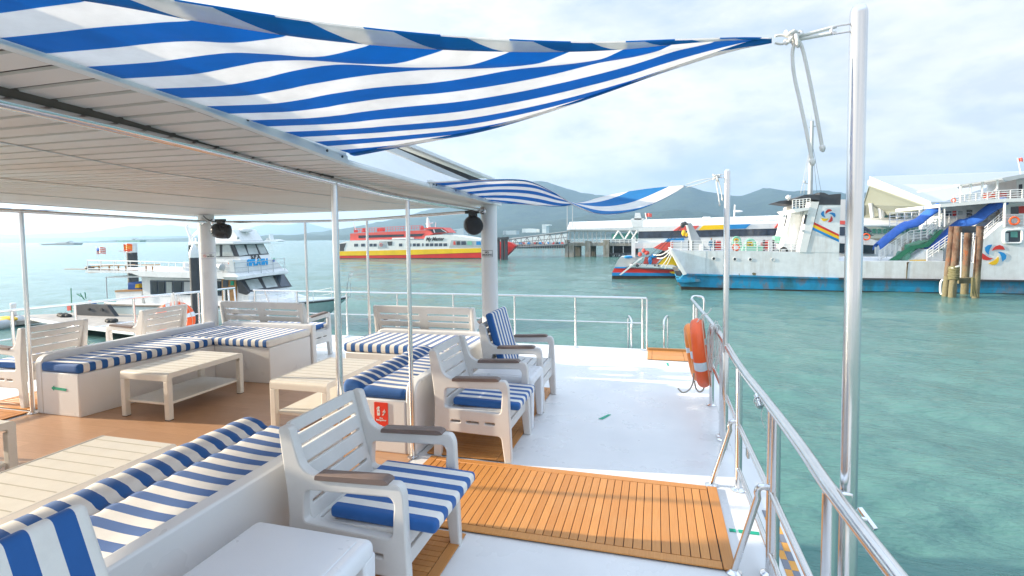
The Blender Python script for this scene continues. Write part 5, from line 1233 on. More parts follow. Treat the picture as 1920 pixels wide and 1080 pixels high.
m = MB(); f = lambda u, v: ay(u, v, YM+4); m.tube([f(804, 427), f(802, 408)], [.5, .2], 6); m.tube([f(798, 420), f(812, 418)], .12, 5); m.tube([f(816, 427), f(817, 417)], .1, 5); m.tube([f(668, 434), f(662, 417)], .12, 5); m.build('mast', M['white'], my)
tm = text('My Master', 1.28, .05, shear=.35, bold=.035); a, b = ay(797.5, 449, YM-.08), ay(832, 448, YM-.08); m = MB(); wt = max(v.co.x for v in tm.vertices)-min(v.co.x for v in tm.vertices); k = (b-a).length/wt
m.mesh(tm, frame(ay(814.8, 448.3, YM-.08), (1, 0, .01), (0, 0, 1)) @ Matrix.Diagonal((k, k*1.1, 1, 1))); m.build('lettering', M['dark'], my)
# ---------------------------------------------------------------- pier, gangway and quay
YQ = 121
pr = thing('pier', 'concrete pier with a grey ribbed roof beside the catamaran', 'pier', ay(1100, 480, YQ))
m = MB(); m.prism([ay(1063, 431.5, YQ), ay(1196, 432, YQ), ay(1480, 420, YQ), ay(1480, 405, YQ+7), ay(1280, 411.5, YQ+7), ay(1068, 418, YQ+7)], (0, 0, .25)); m.build('roof', M['roofsheet'], pr)
for k in range(44):
    m = MB(); u = 1069+k*9.4; m.tube([ay(u-1.2, 430.8-.0*(k), YQ-.1)+Vector((0,0,.25)) if u < 1195 else ay(u, 431.8-(u-1196)*.042, YQ-.1)+Vector((0,0,.25)), ay(u, 418.2-(u-1068)*.0316, YQ+6.9)+Vector((0,0,.25))], .055, 4); m.build('roof_rib', M['white'], pr)
bd(pr, 'roof_beam', 'greyp', [(1064, 431.5), (1196, 432), (1196, 435), (1064, 434)], YQ+.3, 10)
for k in range(9): u = 1068+k*8.3; bd(pr, 'roof_post', 'white', [(u, 434), (u+1.2, 434), (u+1.2, 456), (u, 456)], YQ+1, .4)
bd(pr, 'deck_beam', 'concrete', [(1062, 455.5), (1196, 456.5), (1196, 461), (1062, 461)], YQ-.3, 12)
rails(pr, 'railing', [(1064, 456), (1196, 457)], YQ-.2, 16, 7, .06, 2)
for u0, u1, v0 in ((1059, 1065.5, 450), (1066.5, 1076, 456), (1097, 1107, 452), (1131, 1142, 450)): 
    bd(pr, 'pier_column', 'concrete', [(u0, v0), (u1, v0), (u1, 492), (u0, 492)], YQ-.5, 2.2)
for u0, u1 in ((1076, 1088), (1107, 1116), (1142, 1150)): bd(pr, 'pier_column', 'concrete', [(u0, 460), (u1, 460), (u1, 490), (u0, 490)], YQ+6, 2.2)
bd(pr, 'glazed_side', 'gglass', [(1147, 438), (1196, 437), (1196, 447.5), (1147, 448)], YQ+.5, .3)
m = MB()
for u in (1150, 1172, 1185): m.tube([ay(u, 448, YQ), ay(u+10, 433, YQ)], .2, 5); m.tube([ay(u+20, 448, YQ), ay(u+10, 433, YQ)], .2, 5)
m.build('side_truss', M['white'], pr)
bd(pr, 'lower_wall', 'greyp', [(1147, 449), (1196, 448.5), (1196, 456), (1147, 456)], YQ+.4, .3); bd(pr, 'dark_bay', 'darkgrey', [(1147, 460), (1196, 460), (1196, 478), (1147, 478)], YQ+3, 3)
for u in (1149, 1168, 1188): bd(pr, 'dock_post', 'greyp', [(u, 449), (u+1.2, 449), (u+1.2, 490), (u, 490)], YQ-.2, .4)
bd(pr, 'dock_beam', 'darkgrey', [(1144, 475), (1200, 474), (1200, 477.5), (1144, 478)], YQ-.4, 2)
for u in (1153, 1157, 1163, 1172, 1179): bd(pr, 'dock_pile', 'darkgrey', [(u, 477), (u+2.4, 477), (u+2.4, 492), (u, 492)], YQ, 1)
m = MB()
for u in (1063.5, 1073.5): m.tube([ay(u, 431, YQ+2), ay(u, 386, YQ+2)], .10, 5)
m.build('flag_mast', M['greyp'], pr)
gw = thing('gangway', 'grey steel truss gangway sloping up from the yellow ferry to the pier', 'footbridge', ay(1000, 460, YQ))
m = MB(); G = lambda u, v, d=0: ay(u, v, YQ-1+d)
for d_ in (0, 2.6):
    tl_ = [G(934+130*i/12, 452-17.5*i/12, d_) for i in range(13)]; bl_ = [G(934+128*i/12, 466-8*i/12, d_) for i in range(13)]; ml = [a.lerp(b, .45) for a, b in zip(tl_, bl_)]
    for row, r_ in ((tl_, .16), (bl_, .2), (ml, .09)): m.tube(row, r_, 6)
    for i in range(13): m.tube([tl_[i], bl_[i]], .10, 5)
    for i in range(12): m.tube([tl_[i], bl_[i+1]] if i % 2 else [bl_[i], tl_[i+1]], .07, 5)
m.build('truss', M['truss'], gw)
m = MB(); m.prism([G(934, 466, 0), G(1062, 458, 0), G(1062, 458, 2.6), G(934, 466, 2.6)], (0, 0, .12)); m.build('walkway', M['greyp'], gw)
m = MB(); m.prism([G(934, 451, -.1), G(1064, 433.5, -.1), G(1064, 433.5, 2.7), G(934, 451, 2.7)], (0, 0, .08)); m.build('gangway_roof', M['roofsheet'], gw)
for u in (931, 939.5, 946): bd(gw, 'support_pile', 'darkgrey', [(u, 446), (u+4.2, 445), (u+4.2, 488), (u, 488)], 106, .8)
bd(gw, 'support_head', 'darkgrey', [(929, 446), (952, 444), (952, 449), (929, 450)], 105.9, 1); 
q_ = thing('quay', 'long low dark quay wall behind the gangway', 'quay', ay(1000, 460, 210)); bd(q_, 'quay_wall', 'concrete', [(900, 459), (1062, 458), (1062, 466), (900, 466)], 210, 6)
for k in range(22): bd(q_, 'quay_pile', 'darkgrey', [(965+4.4*k, 460), (967.2+4.4*k, 460), (967.2+4.4*k, 466), (965+4.4*k, 466)], 209.5, .4)
random.seed(11)
for k in range(16):   # vehicles parked on the quay
    u = 975+k*5.3+random.uniform(-.7, .7); mt = ['blue', 'pink', 'white', 'blue', 'greyp', 'bred', 'darkgrey'][k % 7]; v0 = 458.6
    cn = {'blue': 'blue', 'pink': 'faded red', 'white': 'white', 'greyp': 'grey', 'bred': 'bright red', 'darkgrey': 'dark'}[mt]
    t = thing('parked_car', f'tiny {cn} car parked on the quay seen through the gangway truss', 'car', ay(u, v0, 212), f'tiny {cn} cars on the quay')
    z = k % 3; bd(t, 'body', mt, [(u-2.4, v0-.5), (u-2.4, v0-2.6), (u-1.6, v0-3), (u-1, v0-4.8), (u+1, v0-4.8), (u+1.7, v0-2.9), (u+2.4, v0-2.5), (u+2.4, v0-.5)], 212+z*2, 1.8)
    for du in (-1.4, 1.4): disc(t, 'wheel', 'rubber', u+du, v0-.5, .75, 211.9+z*2, 1.9, 10)
# ---------------------------------------------------------------- terminal with the white gable
YT = 84
tb = thing('terminal_building', 'white ferry terminal with a huge gable roof and slanted posts', 'terminal', ay(1750, 440, YT))
def tp(u, v, d): return ay(u, v, YT+d)
m = MB(); m.prism([tp(1630, 337.5, 0), tp(1925, 327, 14), tp(2300, 315, 30), tp(2300, 420, 8), tp(1830, 385, 0), tp(1745, 386, -8)], (0, 0, .5)); m.build('roof_sheet', M['white2'], tb)
m = MB(); m.prism([tp(1630, 337.5, -.1), tp(1745, 378.5, -8.1), tp(1748, 389, -8.1), tp(1629, 346.5, -.1)], (0, .5, 0)); m.build('verge_board', M['white2'], tb)
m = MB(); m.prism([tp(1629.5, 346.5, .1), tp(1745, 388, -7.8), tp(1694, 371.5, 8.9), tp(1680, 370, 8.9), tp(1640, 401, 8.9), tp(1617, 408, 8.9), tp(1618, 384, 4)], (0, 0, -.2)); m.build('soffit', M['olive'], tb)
bd(tb, 'gable_wall', 'white2', [(1617, 408), (1640, 401), (1680, 370), (1693, 371), (1760, 395), (1768, 412), (1617, 412)], YT+9, 3)
for (u0, v0), (u1, v1) in (((1632.5, 381), (1636, 408)), ((1647, 371), (1652, 409)), ((1655.5, 359), (1654, 409)), ((1678, 367), (1683.5, 409)), ((1694.5, 372), (1699, 409)), ((1717, 378), (1716, 409))):
    m = MB(); m.tube([tp(u0, v0, 2), tp(u1, v1, 2)], .28, 8); m.build('slanted_post', M['white2'], tb, smooth=60)
for x0, x1 in ((1624, 1630), (1640, 1648), (1657, 1664), (1672, 1682), (1690, 1696), (1701, 1714), (1719, 1735), (1738, 1756)): bd(tb, 'window', 'gglass', [(x0, 402.5), (x1, 401.8), (x1, 408.5), (x0, 408.8)], YT+8.9, .1)
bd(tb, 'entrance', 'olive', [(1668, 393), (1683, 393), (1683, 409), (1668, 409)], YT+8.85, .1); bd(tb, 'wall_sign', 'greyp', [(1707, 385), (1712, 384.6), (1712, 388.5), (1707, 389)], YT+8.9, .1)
m = MB(); m.prism([tp(1600, 411, 4), tp(1772, 410, 4), tp(1776, 423, -3), tp(1600, 424, -3)], (0, 0, .2)); m.build('lower_roof', M['roofsheet'], tb)
bd(tb, 'lower_wall', 'white2', [(1600, 425), (1780, 424), (1780, 447), (1600, 447)], YT+3, 2)
for k in range(16): x0 = 1604+k*10.6; bd(tb, 'window', 'gglass', [(x0, 429), (x0+6, 429), (x0+6, 437), (x0, 437)], YT+2.9, .15)
bd(tb, 'terminal_base', 'concrete', [(1480, 447), (2300, 447), (2300, 520), (1480, 500)], YT+3, 30)
bd(tb, 'side_block', 'white2', [(1574, 374), (1586, 374), (1586, 420), (1574, 420)], YT+20, 4)
# ---------------------------------------------------------------- tour boat on the far side (left)
YB = 24.2
sb = thing('sightseeing_boat', 'white two-deck tour boat lettered S.P.A SPLASH with dark slanted windows', 'boat', ay(400, 600, YB))
def loft(t, name, mat, secs):
    m = MB(); m.grid(secs); return m.build(name, M[mat], t, smooth=40)
# hull: sheer line and keel line, port and starboard, meeting at the stem
sh = [(196, 571, 0), (260, 573.5, 0), (330, 575, 0), (400, 575.5, 0), (470, 574.5, .0), (530, 571.5, .3), (580, 567.5, .9), (615, 564, 1.5), (640, 560.5, 2.0), (652, 558, 2.2)]
P = []
for k, (u, v, d_) in enumerate(sh):
    s_ = ay(u, v, YB+d_); far = Vector((s_.x, YB+4.4-d_, s_.z)); f = max(0, (k-4)/5); ku = s_.x-2.6*f
    low = Vector((ku, s_.y+.25+(2.2-d_)*f*.75, WZ-.4)); lowf = Vector((ku, far.y-.25-(2.2-d_)*f*.75, WZ-.4))
    P.append([low, low.lerp(s_, .5)+Vector((0, -.12*(1-f)+.1*f, 0)), s_, s_+Vector((0, .12, .03)), far+Vector((0, -.12, .03)), far, lowf.lerp(far, .5), lowf])
m = MB(); m.grid([[p[i] for i in (0, 1, 2)] for p in P]); m.grid([[p[i] for i in (5, 6, 7)] for p in P]); m.add(P[0], [(0, 1, 2, 5, 6, 7)]); m.build('hull', M['boathull'], sb, smooth=40)
m = MB(); m.grid([[p[i] for i in (2, 3, 4, 5)] for p in P]); m.build('deck', M['boatwhite'], sb)
m = MB(); m.tube([p[2]+Vector((0, -.02, .0)) for p in P], .055, 6); m.build('rub_rail', M['dark'], sb); m = MB(); m.tube([p[2]+Vector((0, .02, .085)) for p in P], .06, 6); m.build('gunwale', M['boatwhite'], sb)
def fx(t, name, mat, px, X, thick):
    m = MB(); m.prism([ax(u, v, X) for u, v in px], (-thick, 0, 0)); return m.build(name, M[mat] if isinstance(mat, str) else mat, t)
def slant(top, bot, Y):
    a, b = ay(*top, Y), ay(*bot, Y); k = (b.x-a.x)/(a.z-b.z); return k, a.x+k*a.z
def fxs(t, name, mat, px, S, off, thick):
    k, c = S; P_ = []
    for u, v in px: r = ray(u, v); t_ = (c+off-k*H)/(r.x+k*r.z); P_.append(Vector((r.x*t_, r.y*t_, H+r.z*t_)))
    m = MB(); m.prism(P_, (-thick, 0, 0)); return m.build(name, M[mat] if isinstance(mat, str) else mat, t)
XW = ay(466, 540, YB+.5).x      # main cabin front
S1 = slant((448, 527), (466, 549), YB+.5); S2 = slant((437, 458), (448, 482), YB+.6)
bd(sb, 'main_cabin', 'boatwhite', [(265, 519), (440, 526), (448, 528), (466, 548), (466, 566), (440, 577), (275, 577), (268, 550)], YB+.5, 3.5)
bd(sb, 'cabin_windows', 'glassblue', [(281, 525.5), (402, 526.5), (440, 529), (440, 556.5), (402, 554), (282, 552)], YB+.45, .1)
for x0, x1, mt in ((284, 294, 'glass'), (297, 308, 'glass'), (312, 322, 'glasspale'), (326, 340, 'glass'), (345, 362, 'greyp'), (384, 398, 'glass'), (404, 413, 'glass')): bd(sb, 'window_pane', mt, [(x0, 528.5), (x1, 528.8), (x1, 551), (x0, 550.5)], YB+.42, .05)
dr = bd(sb, 'door', 'wood', [(415, 522.5), (442, 522), (442, 572), (417, 574)], YB+.40, .1); bd(dr, 'door_window', 'glassblue', [(418, 525), (427, 525), (427, 538), (418, 538)], YB+.36, .05); bd(dr, 'door_window', 'tape', [(432, 527), (438, 527), (438, 535), (432, 535)], YB+.36, .05); bd(dr, 'door_gap', 'dark', [(419, 540), (427, 540), (428, 572), (420, 572)], YB+.37, .05)
bd(sb, 'side_window', 'darkgrey', [(443, 527), (450, 526), (467, 549), (461, 553), (447, 549)], YB+.40, .1)
fxs(sb, 'windscreen_frame', 'darkgrey', [(449, 526), (532, 512.5), (548, 537.5), (520, 541), (466, 548)], S1, .04, .1)
for px, mt in (([(460, 526), (483, 522), (494, 540), (470, 543.5)], 'glasspale'), ([(491, 520.5), (511, 517), (521, 537), (500, 540)], 'glasspale'), ([(517, 516), (531, 514), (543.5, 536), (527, 537.5)], 'glassblue')): fxs(sb, 'windscreen', mt, px, S1, .07, .03)
zs = ay(470, 574.5, YB).z; m = MB(); z1 = zs+.62
bs = [(XW, YB+.8), (XW+2.1, YB+1.4), (XW+3.3, YB+2.2), (XW+2.1, YB+3.0), (XW, YB+3.7)]
m.add([(x, y, zs-.05) for x, y in bs]+[(x, y+(.12 if y < YB+2 else -.12 if y > YB+2.3 else 0), z1-.16*(x-XW)) for x, y in bs], [(0,1,2,3,4), (9,8,7,6,5)]+[(i, (i+1) % 5, 5+(i+1) % 5, 5+i) for i in range(5)]); m.build('foredeck_trunk', M['boatwhite'], sb, bevel=.05)
bd(sb, 'upper_deck', 'boatwhite', [(160, 511), (245, 512), (262, 518), (300, 520), (400, 522.5), (440, 524), (446, 523), (446, 518), (440, 512), (160, 507)], YB-.1, 4.2)
XB = ay(440, 505, YB).x
bd(sb, 'bulwark', 'boatwhite', [(396, 487), (436, 487), (441, 520), (396, 518)], YB, .2); bd(sb, 'bulwark', 'boatwhite', [(396, 487), (440, 487), (445, 515), (396, 513)], YB+4.1, .1)
fx(sb, 'front_bulwark', 'boatwhite', [(436, 488), (498, 486), (517, 488), (535, 509), (480, 517), (442, 520.5)], XB+.02, .3)
fx(sb, 'deck_visor', 'boatwhite', [(442, 519.5), (535, 507.5), (537, 511.5), (446, 525)], XB+.45, .9)
XH = ay(437, 470, YB+.6).x
wh = bd(sb, 'wheelhouse', 'boatwhite', [(360, 456), (436, 457), (448, 482), (452, 492), (360, 492)], YB+.6, 2.45)
bd(wh, 'window_frame', 'darkgrey', [(396, 459), (437, 458.5), (448, 481), (396, 482)], YB+.55, .2)
for px in ([(402, 460), (411.5, 459.5), (412, 480.5), (402, 481)], [(417, 459.5), (430, 459), (438, 480), (417, 480.5)]): bd(wh, 'window_pane', 'glasspale', px, YB+.5, .06)
fxs(wh, 'window_frame', 'darkgrey', [(437, 458.5), (494, 457), (504.5, 476.8), (450, 481)], S2, .04, .1)
for px in ([(441, 460), (457, 458.7), (465, 477.5), (449, 480)], [(462, 458.5), (478, 458), (485, 476), (467, 477)], [(481, 458), (493.5, 457.5), (502, 475.5), (489, 476)]): fxs(wh, 'window_pane', 'glasspale', px, S2, .07, .03)
fxs(wh, 'front_panel', 'boatwhite', [(448, 481), (504.5, 476.8), (510, 488), (452, 491)], S2, .03, .1)
bd(sb, 'aft_window', 'glasspale', [(355, 461), (364, 461), (364, 482), (355, 482)], YB+.55, .1); bd(sb, 'aft_frame', 'darkgrey', [(353, 460), (355, 460), (355, 483), (353, 483)], YB+.5, .2)
zr = ay(436, 458, YB+.6).z; m = MB(); x0, x1 = ay(356, 456, YB+.4).x, XH+.45
m.prism([(x0, YB+.3, zr), (x1-.1, YB+.3, zr), (x1, YB+.9, zr), (x1, YB+2.6, zr), (x1-.1, YB+3.3, zr), (x0, YB+3.3, zr)], (0, 0, .16)); m.build('wheelhouse_roof', M['boatwhite'], sb, bevel=.05)
m = MB(); x2, x3 = ay(405, 440, YB+1.6).x, ay(470, 448, YB+1.6).x; zt = ay(440, 430, YB+1.6).z
m.prism([(x2, YB+.9, zr+.15), (x3, YB+.9, zr+.15), (x3-.55, YB+.9, zt), (x2+.2, YB+.9, zt)], (0, 1.8, 0)); m.build('roof_fairing', M['boatwhite'], sb, bevel=.08)
m = MB(); f = lambda u, v, d_=1.6: ay(u, v, YB+d_); c = f(461, 432); m.lathe([(.03, -.45), (.03, -.12), (.22, -.10), (.36, -.05), (.36, .06), (.28, .13), (.05, .15)], c, n=20); m.build('radar_dome', M['boatwhite'], sb, smooth=40)
m = MB(); m.ell(f(446, 446, .5), .08, .08, .09); m.tube([f(446, 450, .5), f(446, 446, .5)], .02, 6); m.build('search_light', M['greyp'], sb, smooth=60)
m = MB(); m.tube([f(350, 424), f(358, 446), f(362, 460)], .10, 6); m.tube([f(358, 446), f(376, 430)], .08, 6); m.tube([f(350, 424), f(352, 420)], .05, 6); m.tube([f(356, 446), f(356, 470)], .06, 6); m.tube([f(366, 446), f(366, 470)], .06, 6); m.build('signal_mast', M['boatwhite'], sb)
rails(sb, 'upper_railing', [(165, 511), (250, 513), (400, 520)], YB+.02, 9, 23, .022, 3, 'white'); rails(sb, 'upper_railing', [(165, 511), (250, 513), (330, 516)], YB+4.1, 6, 22, .02, 2, 'white')
m = MB(); FR = [ay(396, 516, YB-.05), ay(441, 519, YB-.05), ax(490, 514, XB+.25), ax(534, 507, XB+.25)]
for z in (.25, .5, .78): m.tube([p+Vector((0, 0, z)) for p in FR], .017, 5)
for a_, b_ in ((0, 1), (1, 2), (2, 3)):
    for q in (0, .5): p = FR[a_].lerp(FR[b_], q); m.tube([p, p+Vector((0, 0, .78))], .02, 5)
m.tube([FR[3], FR[3]+Vector((0, 0, .78))], .02, 5); m.build('front_railing', M['greyp'], sb)
rails(sb, 'bow_railing', [(456, 574), (530, 571), (600, 565), (622, 561)], YB+.25, 5, 20, .014, 2, 'white')
m = MB(); m.box(f(160, 511).x, f(262, 511).x, YB+.3, YB+.5, f(200, 503).z, f(200, 502).z); m.beam(f(167, 500, .3), f(248, 496.5, .3), .35, .07); m.beam(f(170, 511, .4), f(255, 507.5, .4), .3, .06); m.beam(f(262, 497, .3), f(296, 496.5, .3), .3, .06)
for u in (186, 205, 222, 236, 274, 286): m.beam(f(u, 498.5, .35), f(u, 508, .35), .06, .06)
m.build('deck_bench', M['wood'], sb); m = MB(); m.ell(f(168, 502, .2), .35, .2, .12); m.build('rolled_cover', M['darkgrey'], sb)
m = MB(); m.lathe([(.22, 0), (.22, .75), (.18, .8)], f(352, 516, .4), n=14); m.build('white_drum', M['boatwhite'], sb, smooth=40); torusf(sb, 'ring', 'greyp', 358.5, 510, 2.6, .6, YB-.1)
m = MB(); m.lathe([(.10, -.2), (.14, 0), (.20, .25), (.16, .28)], f(412, 499, -.3), (1, -.3, -.3), 12); m.beam(f(418, 501, -.2), f(420, 508, -.1), .05, .05); m.build('flood_lamp', M['greyp'], sb, smooth=40)
bd(sb, 'stern_canopy', 'boatwhite', [(198, 519), (268, 518), (268, 520), (198, 521)], YB+.1, 4); m = MB(); m.tube([f(199, 520, .1), f(201, 560, .1)], .03, 6); m.build('canopy_post', M['greyp'], sb)
bd(sb, 'engine_box', 'boatwhite', [(216, 547), (265, 545), (266, 572), (219, 572)], YB+.6, 1.5); bd(sb, 'box_lid', 'wood', [(215, 544.5), (266, 543), (266, 546), (215, 547.5)], YB+.55, 1.6)
bd(sb, 'blue_crate', 'chute', [(240, 530), (266, 527), (266, 542), (240, 543)], YB+.9, .8); bd(sb, 'yellow_jug', 'yellow', [(253, 540), (254, 533), (260, 532), (261, 540)], YB+.7, .3)
tm = text('S.P.A', .36, .02, bold=.012); m = MB(); m.mesh(tm, frame(ax(479.5, 482.2, S2[1]-S2[0]*ay(448, 482, YB+.6).z+.10), (0, 1, 0), (-.25, 0, 1))); m.build('lettering', M['dark'], sb)
m = MB(); m.mesh(text('SPLASH', .50, .04, bold=.03), frame(ax(483.5, 492, XB+.05), (0, 1, 0), (0, 0, 1))); m.build('lettering', simple('splash_blue', (.02,.38,.80), .5), sb)
for u, v, mt in ((430, 493.5, 'orange2'), (438, 493.5, 'yellow')):
    m = MB(); m.ell(ay(u, v, YB-.02), .10, .015, .07); m.build('balloon_sticker', M[mt], sb, smooth=180)
for u, v, mt in ((486, 488.3, 'palegreen'), (514, 485.5, 'palegreen'), (513, 489, 'chute')):
    m = MB(); m.ell(ax(u, v, XB+.06), .015, .10, .07); m.build('balloon_sticker', M[mt], sb, smooth=180)
def flag(label, pole, corner, wpx, hpx, Y, cols, slant=.25):
    t = thing('flag', label, 'flag', ay(*pole[1], Y), 'flags on the tour boat'); m = MB(); m.tube([ay(*pole[0], Y), ay(*pole[1], Y)], .018, 6); m.build('staff', M['white'], t)
    n = len(cols)
    for k, mt in enumerate(cols):
        m = MB(); P = [[ay(corner[0]+wpx*i/10+slant*hpx*j/6*.3, corner[1]+hpx*(k+j/2)/n+.9*math.sin(i*.8), Y)+Vector((0, .08*math.sin(i*.9), 0)) for j in range(3)] for i in range(11)]; m.grid(P); m.build('stripe', M[mt], t, smooth=180, solid=.004)
    return t
fg = flag('small red and white striped flag with dark blue corner at the boat stern', ((180, 462), (187, 505)), (180.5, 464), 17, 12, YB+3, ['pink', 'white', 'pink', 'white', 'pink', 'white', 'pink'])
m = MB(); m.grid([[ay(180.5+7*i/4, 463.7+6*j/3+.9*math.sin(i*.6), YB+2.98) for j in range(4)] for i in range(5)]); m.build('canton', M['chute'], fg, smooth=180, solid=.004)
flag('orange and yellow flag beside the pile with the red letter', ((231, 457), (236, 505)), (231, 457.5), 16, 13, YB+3, ['orange', 'orange2', 'orange2', 'orange'])
m = MB(); m.beam(ay(222, 470.5, YB+3.2), ay(246, 474, YB+3.2), .05, .06); tag(m.build('boom', M['greyp']), 'thin dark boom reaching out beneath the orange flag', 'boom')
# piles of the jetty
def jpile(u0, u1, vtop, vsplit, vbot, Y, label, letter=None, cone=0):
    c = ay((u0+u1)/2, vbot, Y); rr = (ay(u1, vbot, Y)-ay(u0, vbot, Y)).length/2; zt, zs = ay(u0, vtop, Y).z, ay(u0, vsplit, Y).z
    x1 = ay((u0+u1)/2-.0, vtop, Y).x; t = thing('mooring_pile', label, 'pile', (c.x, Y, WZ), 'black and white jetty piles')
    m = MB(); m.lathe([(rr, WZ-.5), (rr, zs)], (c.x, Y, 0), n=22); m.build('shaft', M['darkgrey'], t, smooth=40)
    m = MB(); m.lathe([(rr*1.01, zs), (rr*1.01, zt-cone), (rr*.05 if cone else rr*1.0, zt), (.001, zt+.001)], (c.x, Y, 0), n=22); m.build('white_cap', M['boatwhite'], t, smooth=35)
    if letter: m = MB(); m.mesh(text(letter, rr*1.9, .02, bold=.02), frame((c.x+rr*.25, Y-rr-.02, zs+(zt-zs)*.42), (1, 0, 0), (0, 0, 1))); m.build('lettering', M['red'], t)
jpile(245, 258, 456, 473.5, 560, YB+6, 'black pile with white top and red letter beyond the tour boat', 'C')
jpile(363, 377, 455, 483, 610, YB-2.6, 'dark pile with pointed white cap close beside the corner pillar', None, .5)
# floating jetty
def slab(t, name, mat, px, z, th): m = MB(); m.prism([fl(u, v, z) for u, v in px], (0, 0, -th)); return m.build(name, M[mat], t, bevel=.02)
jt = thing('floating_jetty', 'grey floating jetty between our boat and the tour boat', 'jetty', fl(230, 610, -2.75))
slab(jt, 'walkway', 'pontoon', [(60, 597), (150, 584), (218, 582), (330, 604), (430, 612), (430, 640), (285, 626), (115, 606)], -2.75, .16)
slab(jt, 'edge_fender', 'boatwhite', [(57, 597), (60, 595.6), (118, 605), (290, 625), (430, 639), (430, 643), (288, 629), (112, 608.5)], -2.74, .12)
slab(jt, 'float', 'concrete', [(196, 606), (330, 606), (430, 612), (430, 638), (290, 624)], -2.93, .5)
slab(jt, 'finger', 'pontoon', [(-60, 596), (60, 590), (118, 588), (70, 598), (30, 602), (-60, 610)], -2.85, .25)
bd(jt, 'loading_ramp', 'darkgrey', [(140, 569.5), (200, 572), (219, 598), (210, 600.5), (142, 597)], 23.2, .25)
for u in (166, 190): disc(jt, 'ramp_pad', 'dark', u, 580 if u < 170 else 581, 2, 23.15, .05)
m = MB(); g2 = lambda u, v: fl(u, v, -2.68)
for k in range(6): m.ell(g2(113+3*k, 590.5+(k % 3)), .22, .16, .13)
for k in range(5): m.ell(g2(203+3*k, 601+(k % 2)*1.5), .2, .15, .12)
m.build('rope_heap', M['rubber'], jt)
m = MB(); c = fl(26, 595, -2.85); m.lathe([(.14, 0), (.14, .8), (.16, .82), (.1, .9)], c, n=14); m.build('jetty_bollard', M['boatwhite'], jt, smooth=40)
bd(jt, 'red_board', 'pink', [(125, 571), (132, 570.5), (132.5, 582), (126, 583)], 24.5, .1)
dg = thing('dinghy', 'dark inflatable dinghy with a bright yellow cover tied to the jetty', 'dinghy', fl(10, 602, -3.0))
m = MB(); m.tube(smoothcurve([fl(-60, 606, -2.95), fl(-10, 603.5, -2.95), fl(25, 599.5, -2.95), fl(38, 598, -2.93)]), [.26]*18+[.05], 12); m.build('tube', M['darkgrey'], dg, smooth=60)
m = MB(); m.tube(smoothcurve([fl(-60, 614, -2.98), fl(-10, 612, -2.98), fl(22, 606, -2.98), fl(38, 599.5, -2.93)]), [.30]*18+[.05], 12); m.build('tube', M['greyp'], dg, smooth=60)
m = MB(); m.ell(fl(13, 598, -2.72), .75, .35, .16); m.build('yellow_cover', M['yellow'], dg, smooth=180)
m = MB(); random.seed(4)
mm = [(161, 569, 'orange'), (169, 566.5, 'orange'), (176, 568.5, 'chute'), (156, 572, 'pink')]
gp = thing('float_heap', 'small heap of orange and blue floats on the boat stern', 'floats', ay(165, 570, 24.3))
for u, v, mt in mm:
    m = MB(); m.ell(ay(u, v, 24.3), .16, .12, .10); m.build('float', M[mt], gp, smooth=180)
m = MB()
for (a, b) in (((144, 551), (152, 556)), ((159, 548), (161, 560)), ((150, 550), (158, 562))): m.tube([ay(*a, 24.4), ay(*b, 24.4)], .03, 5)
m.tube([ay(133, 540, 24.4), ay(135, 590, 24.4)], .03, 6); m.build('stick', M['green'], gp)
# ---------------------------------------------------------------- ships and shore far away
def ship(label, pxs, Y, mat, sup=None):
    t = thing('distant_ship', label, 'ship', ay(pxs[0][0], pxs[0][1], Y), 'ships far out on the water'); bd(t, 'hull', mat, pxs, Y, 12)
    for px, mt in sup or (): bd(t, 'deckhouse', mt, px, Y+2, 6)
ship('long low dark barge on the horizon nearest the edge of the photo', [(72, 456.8), (140, 456), (137, 459.6), (80, 459.8)], 560, 'darkgrey', [([(104, 456.5), (108, 453.6), (124, 453.4), (135, 455), (135, 456.5)], 'greyp'), ([(124, 456), (126, 451.8), (129, 451.8), (130, 456)], 'greyp')])
ship('greenish cargo ship on the horizon above the flags', [(218, 451), (263.5, 450.3), (262, 454.2), (221, 454.4)], 760, 'green', [([(244, 451), (245, 448.6), (256, 448), (257, 450.6)], 'greyp'), ([(248, 450), (249, 446.5), (252, 446.5), (253, 450)], 'greyp')])
ship('small white vessel on the water beyond the tour boat wheelhouse', [(496, 450.6), (512, 449), (523, 451.4), (519, 453), (497, 453)], 520, 'boatwhite', [([(498, 450.6), (500, 446), (504, 446), (506, 450)], 'greyp'), ([(503.5, 450), (504.4, 439), (505.4, 439), (507, 450)], 'boatwhite')])
m = MB(); g3 = lambda u, v: ay(u, v, YB+2.2)
m.beam(g3(636, 561), g3(656, 556.5), .12, .07); m.tube([g3(650, 547), g3(655, 512)], .018, 5); m.tube([g3(657, 556), g3(657, 531), g3(651, 531), g3(650, 556)], .018, 5); m.tube([g3(620, 545), g3(650, 547)], .014, 5); m.build('bow_pulpit', M['greyp'], sb)
m = MB(); m.grid([[g3(655+i*1.2, 513+j*2+.5*math.sin(i)) for j in range(4)] for i in range(6)]); m.build('pennant', M['white'], sb, smooth=180, solid=.004)
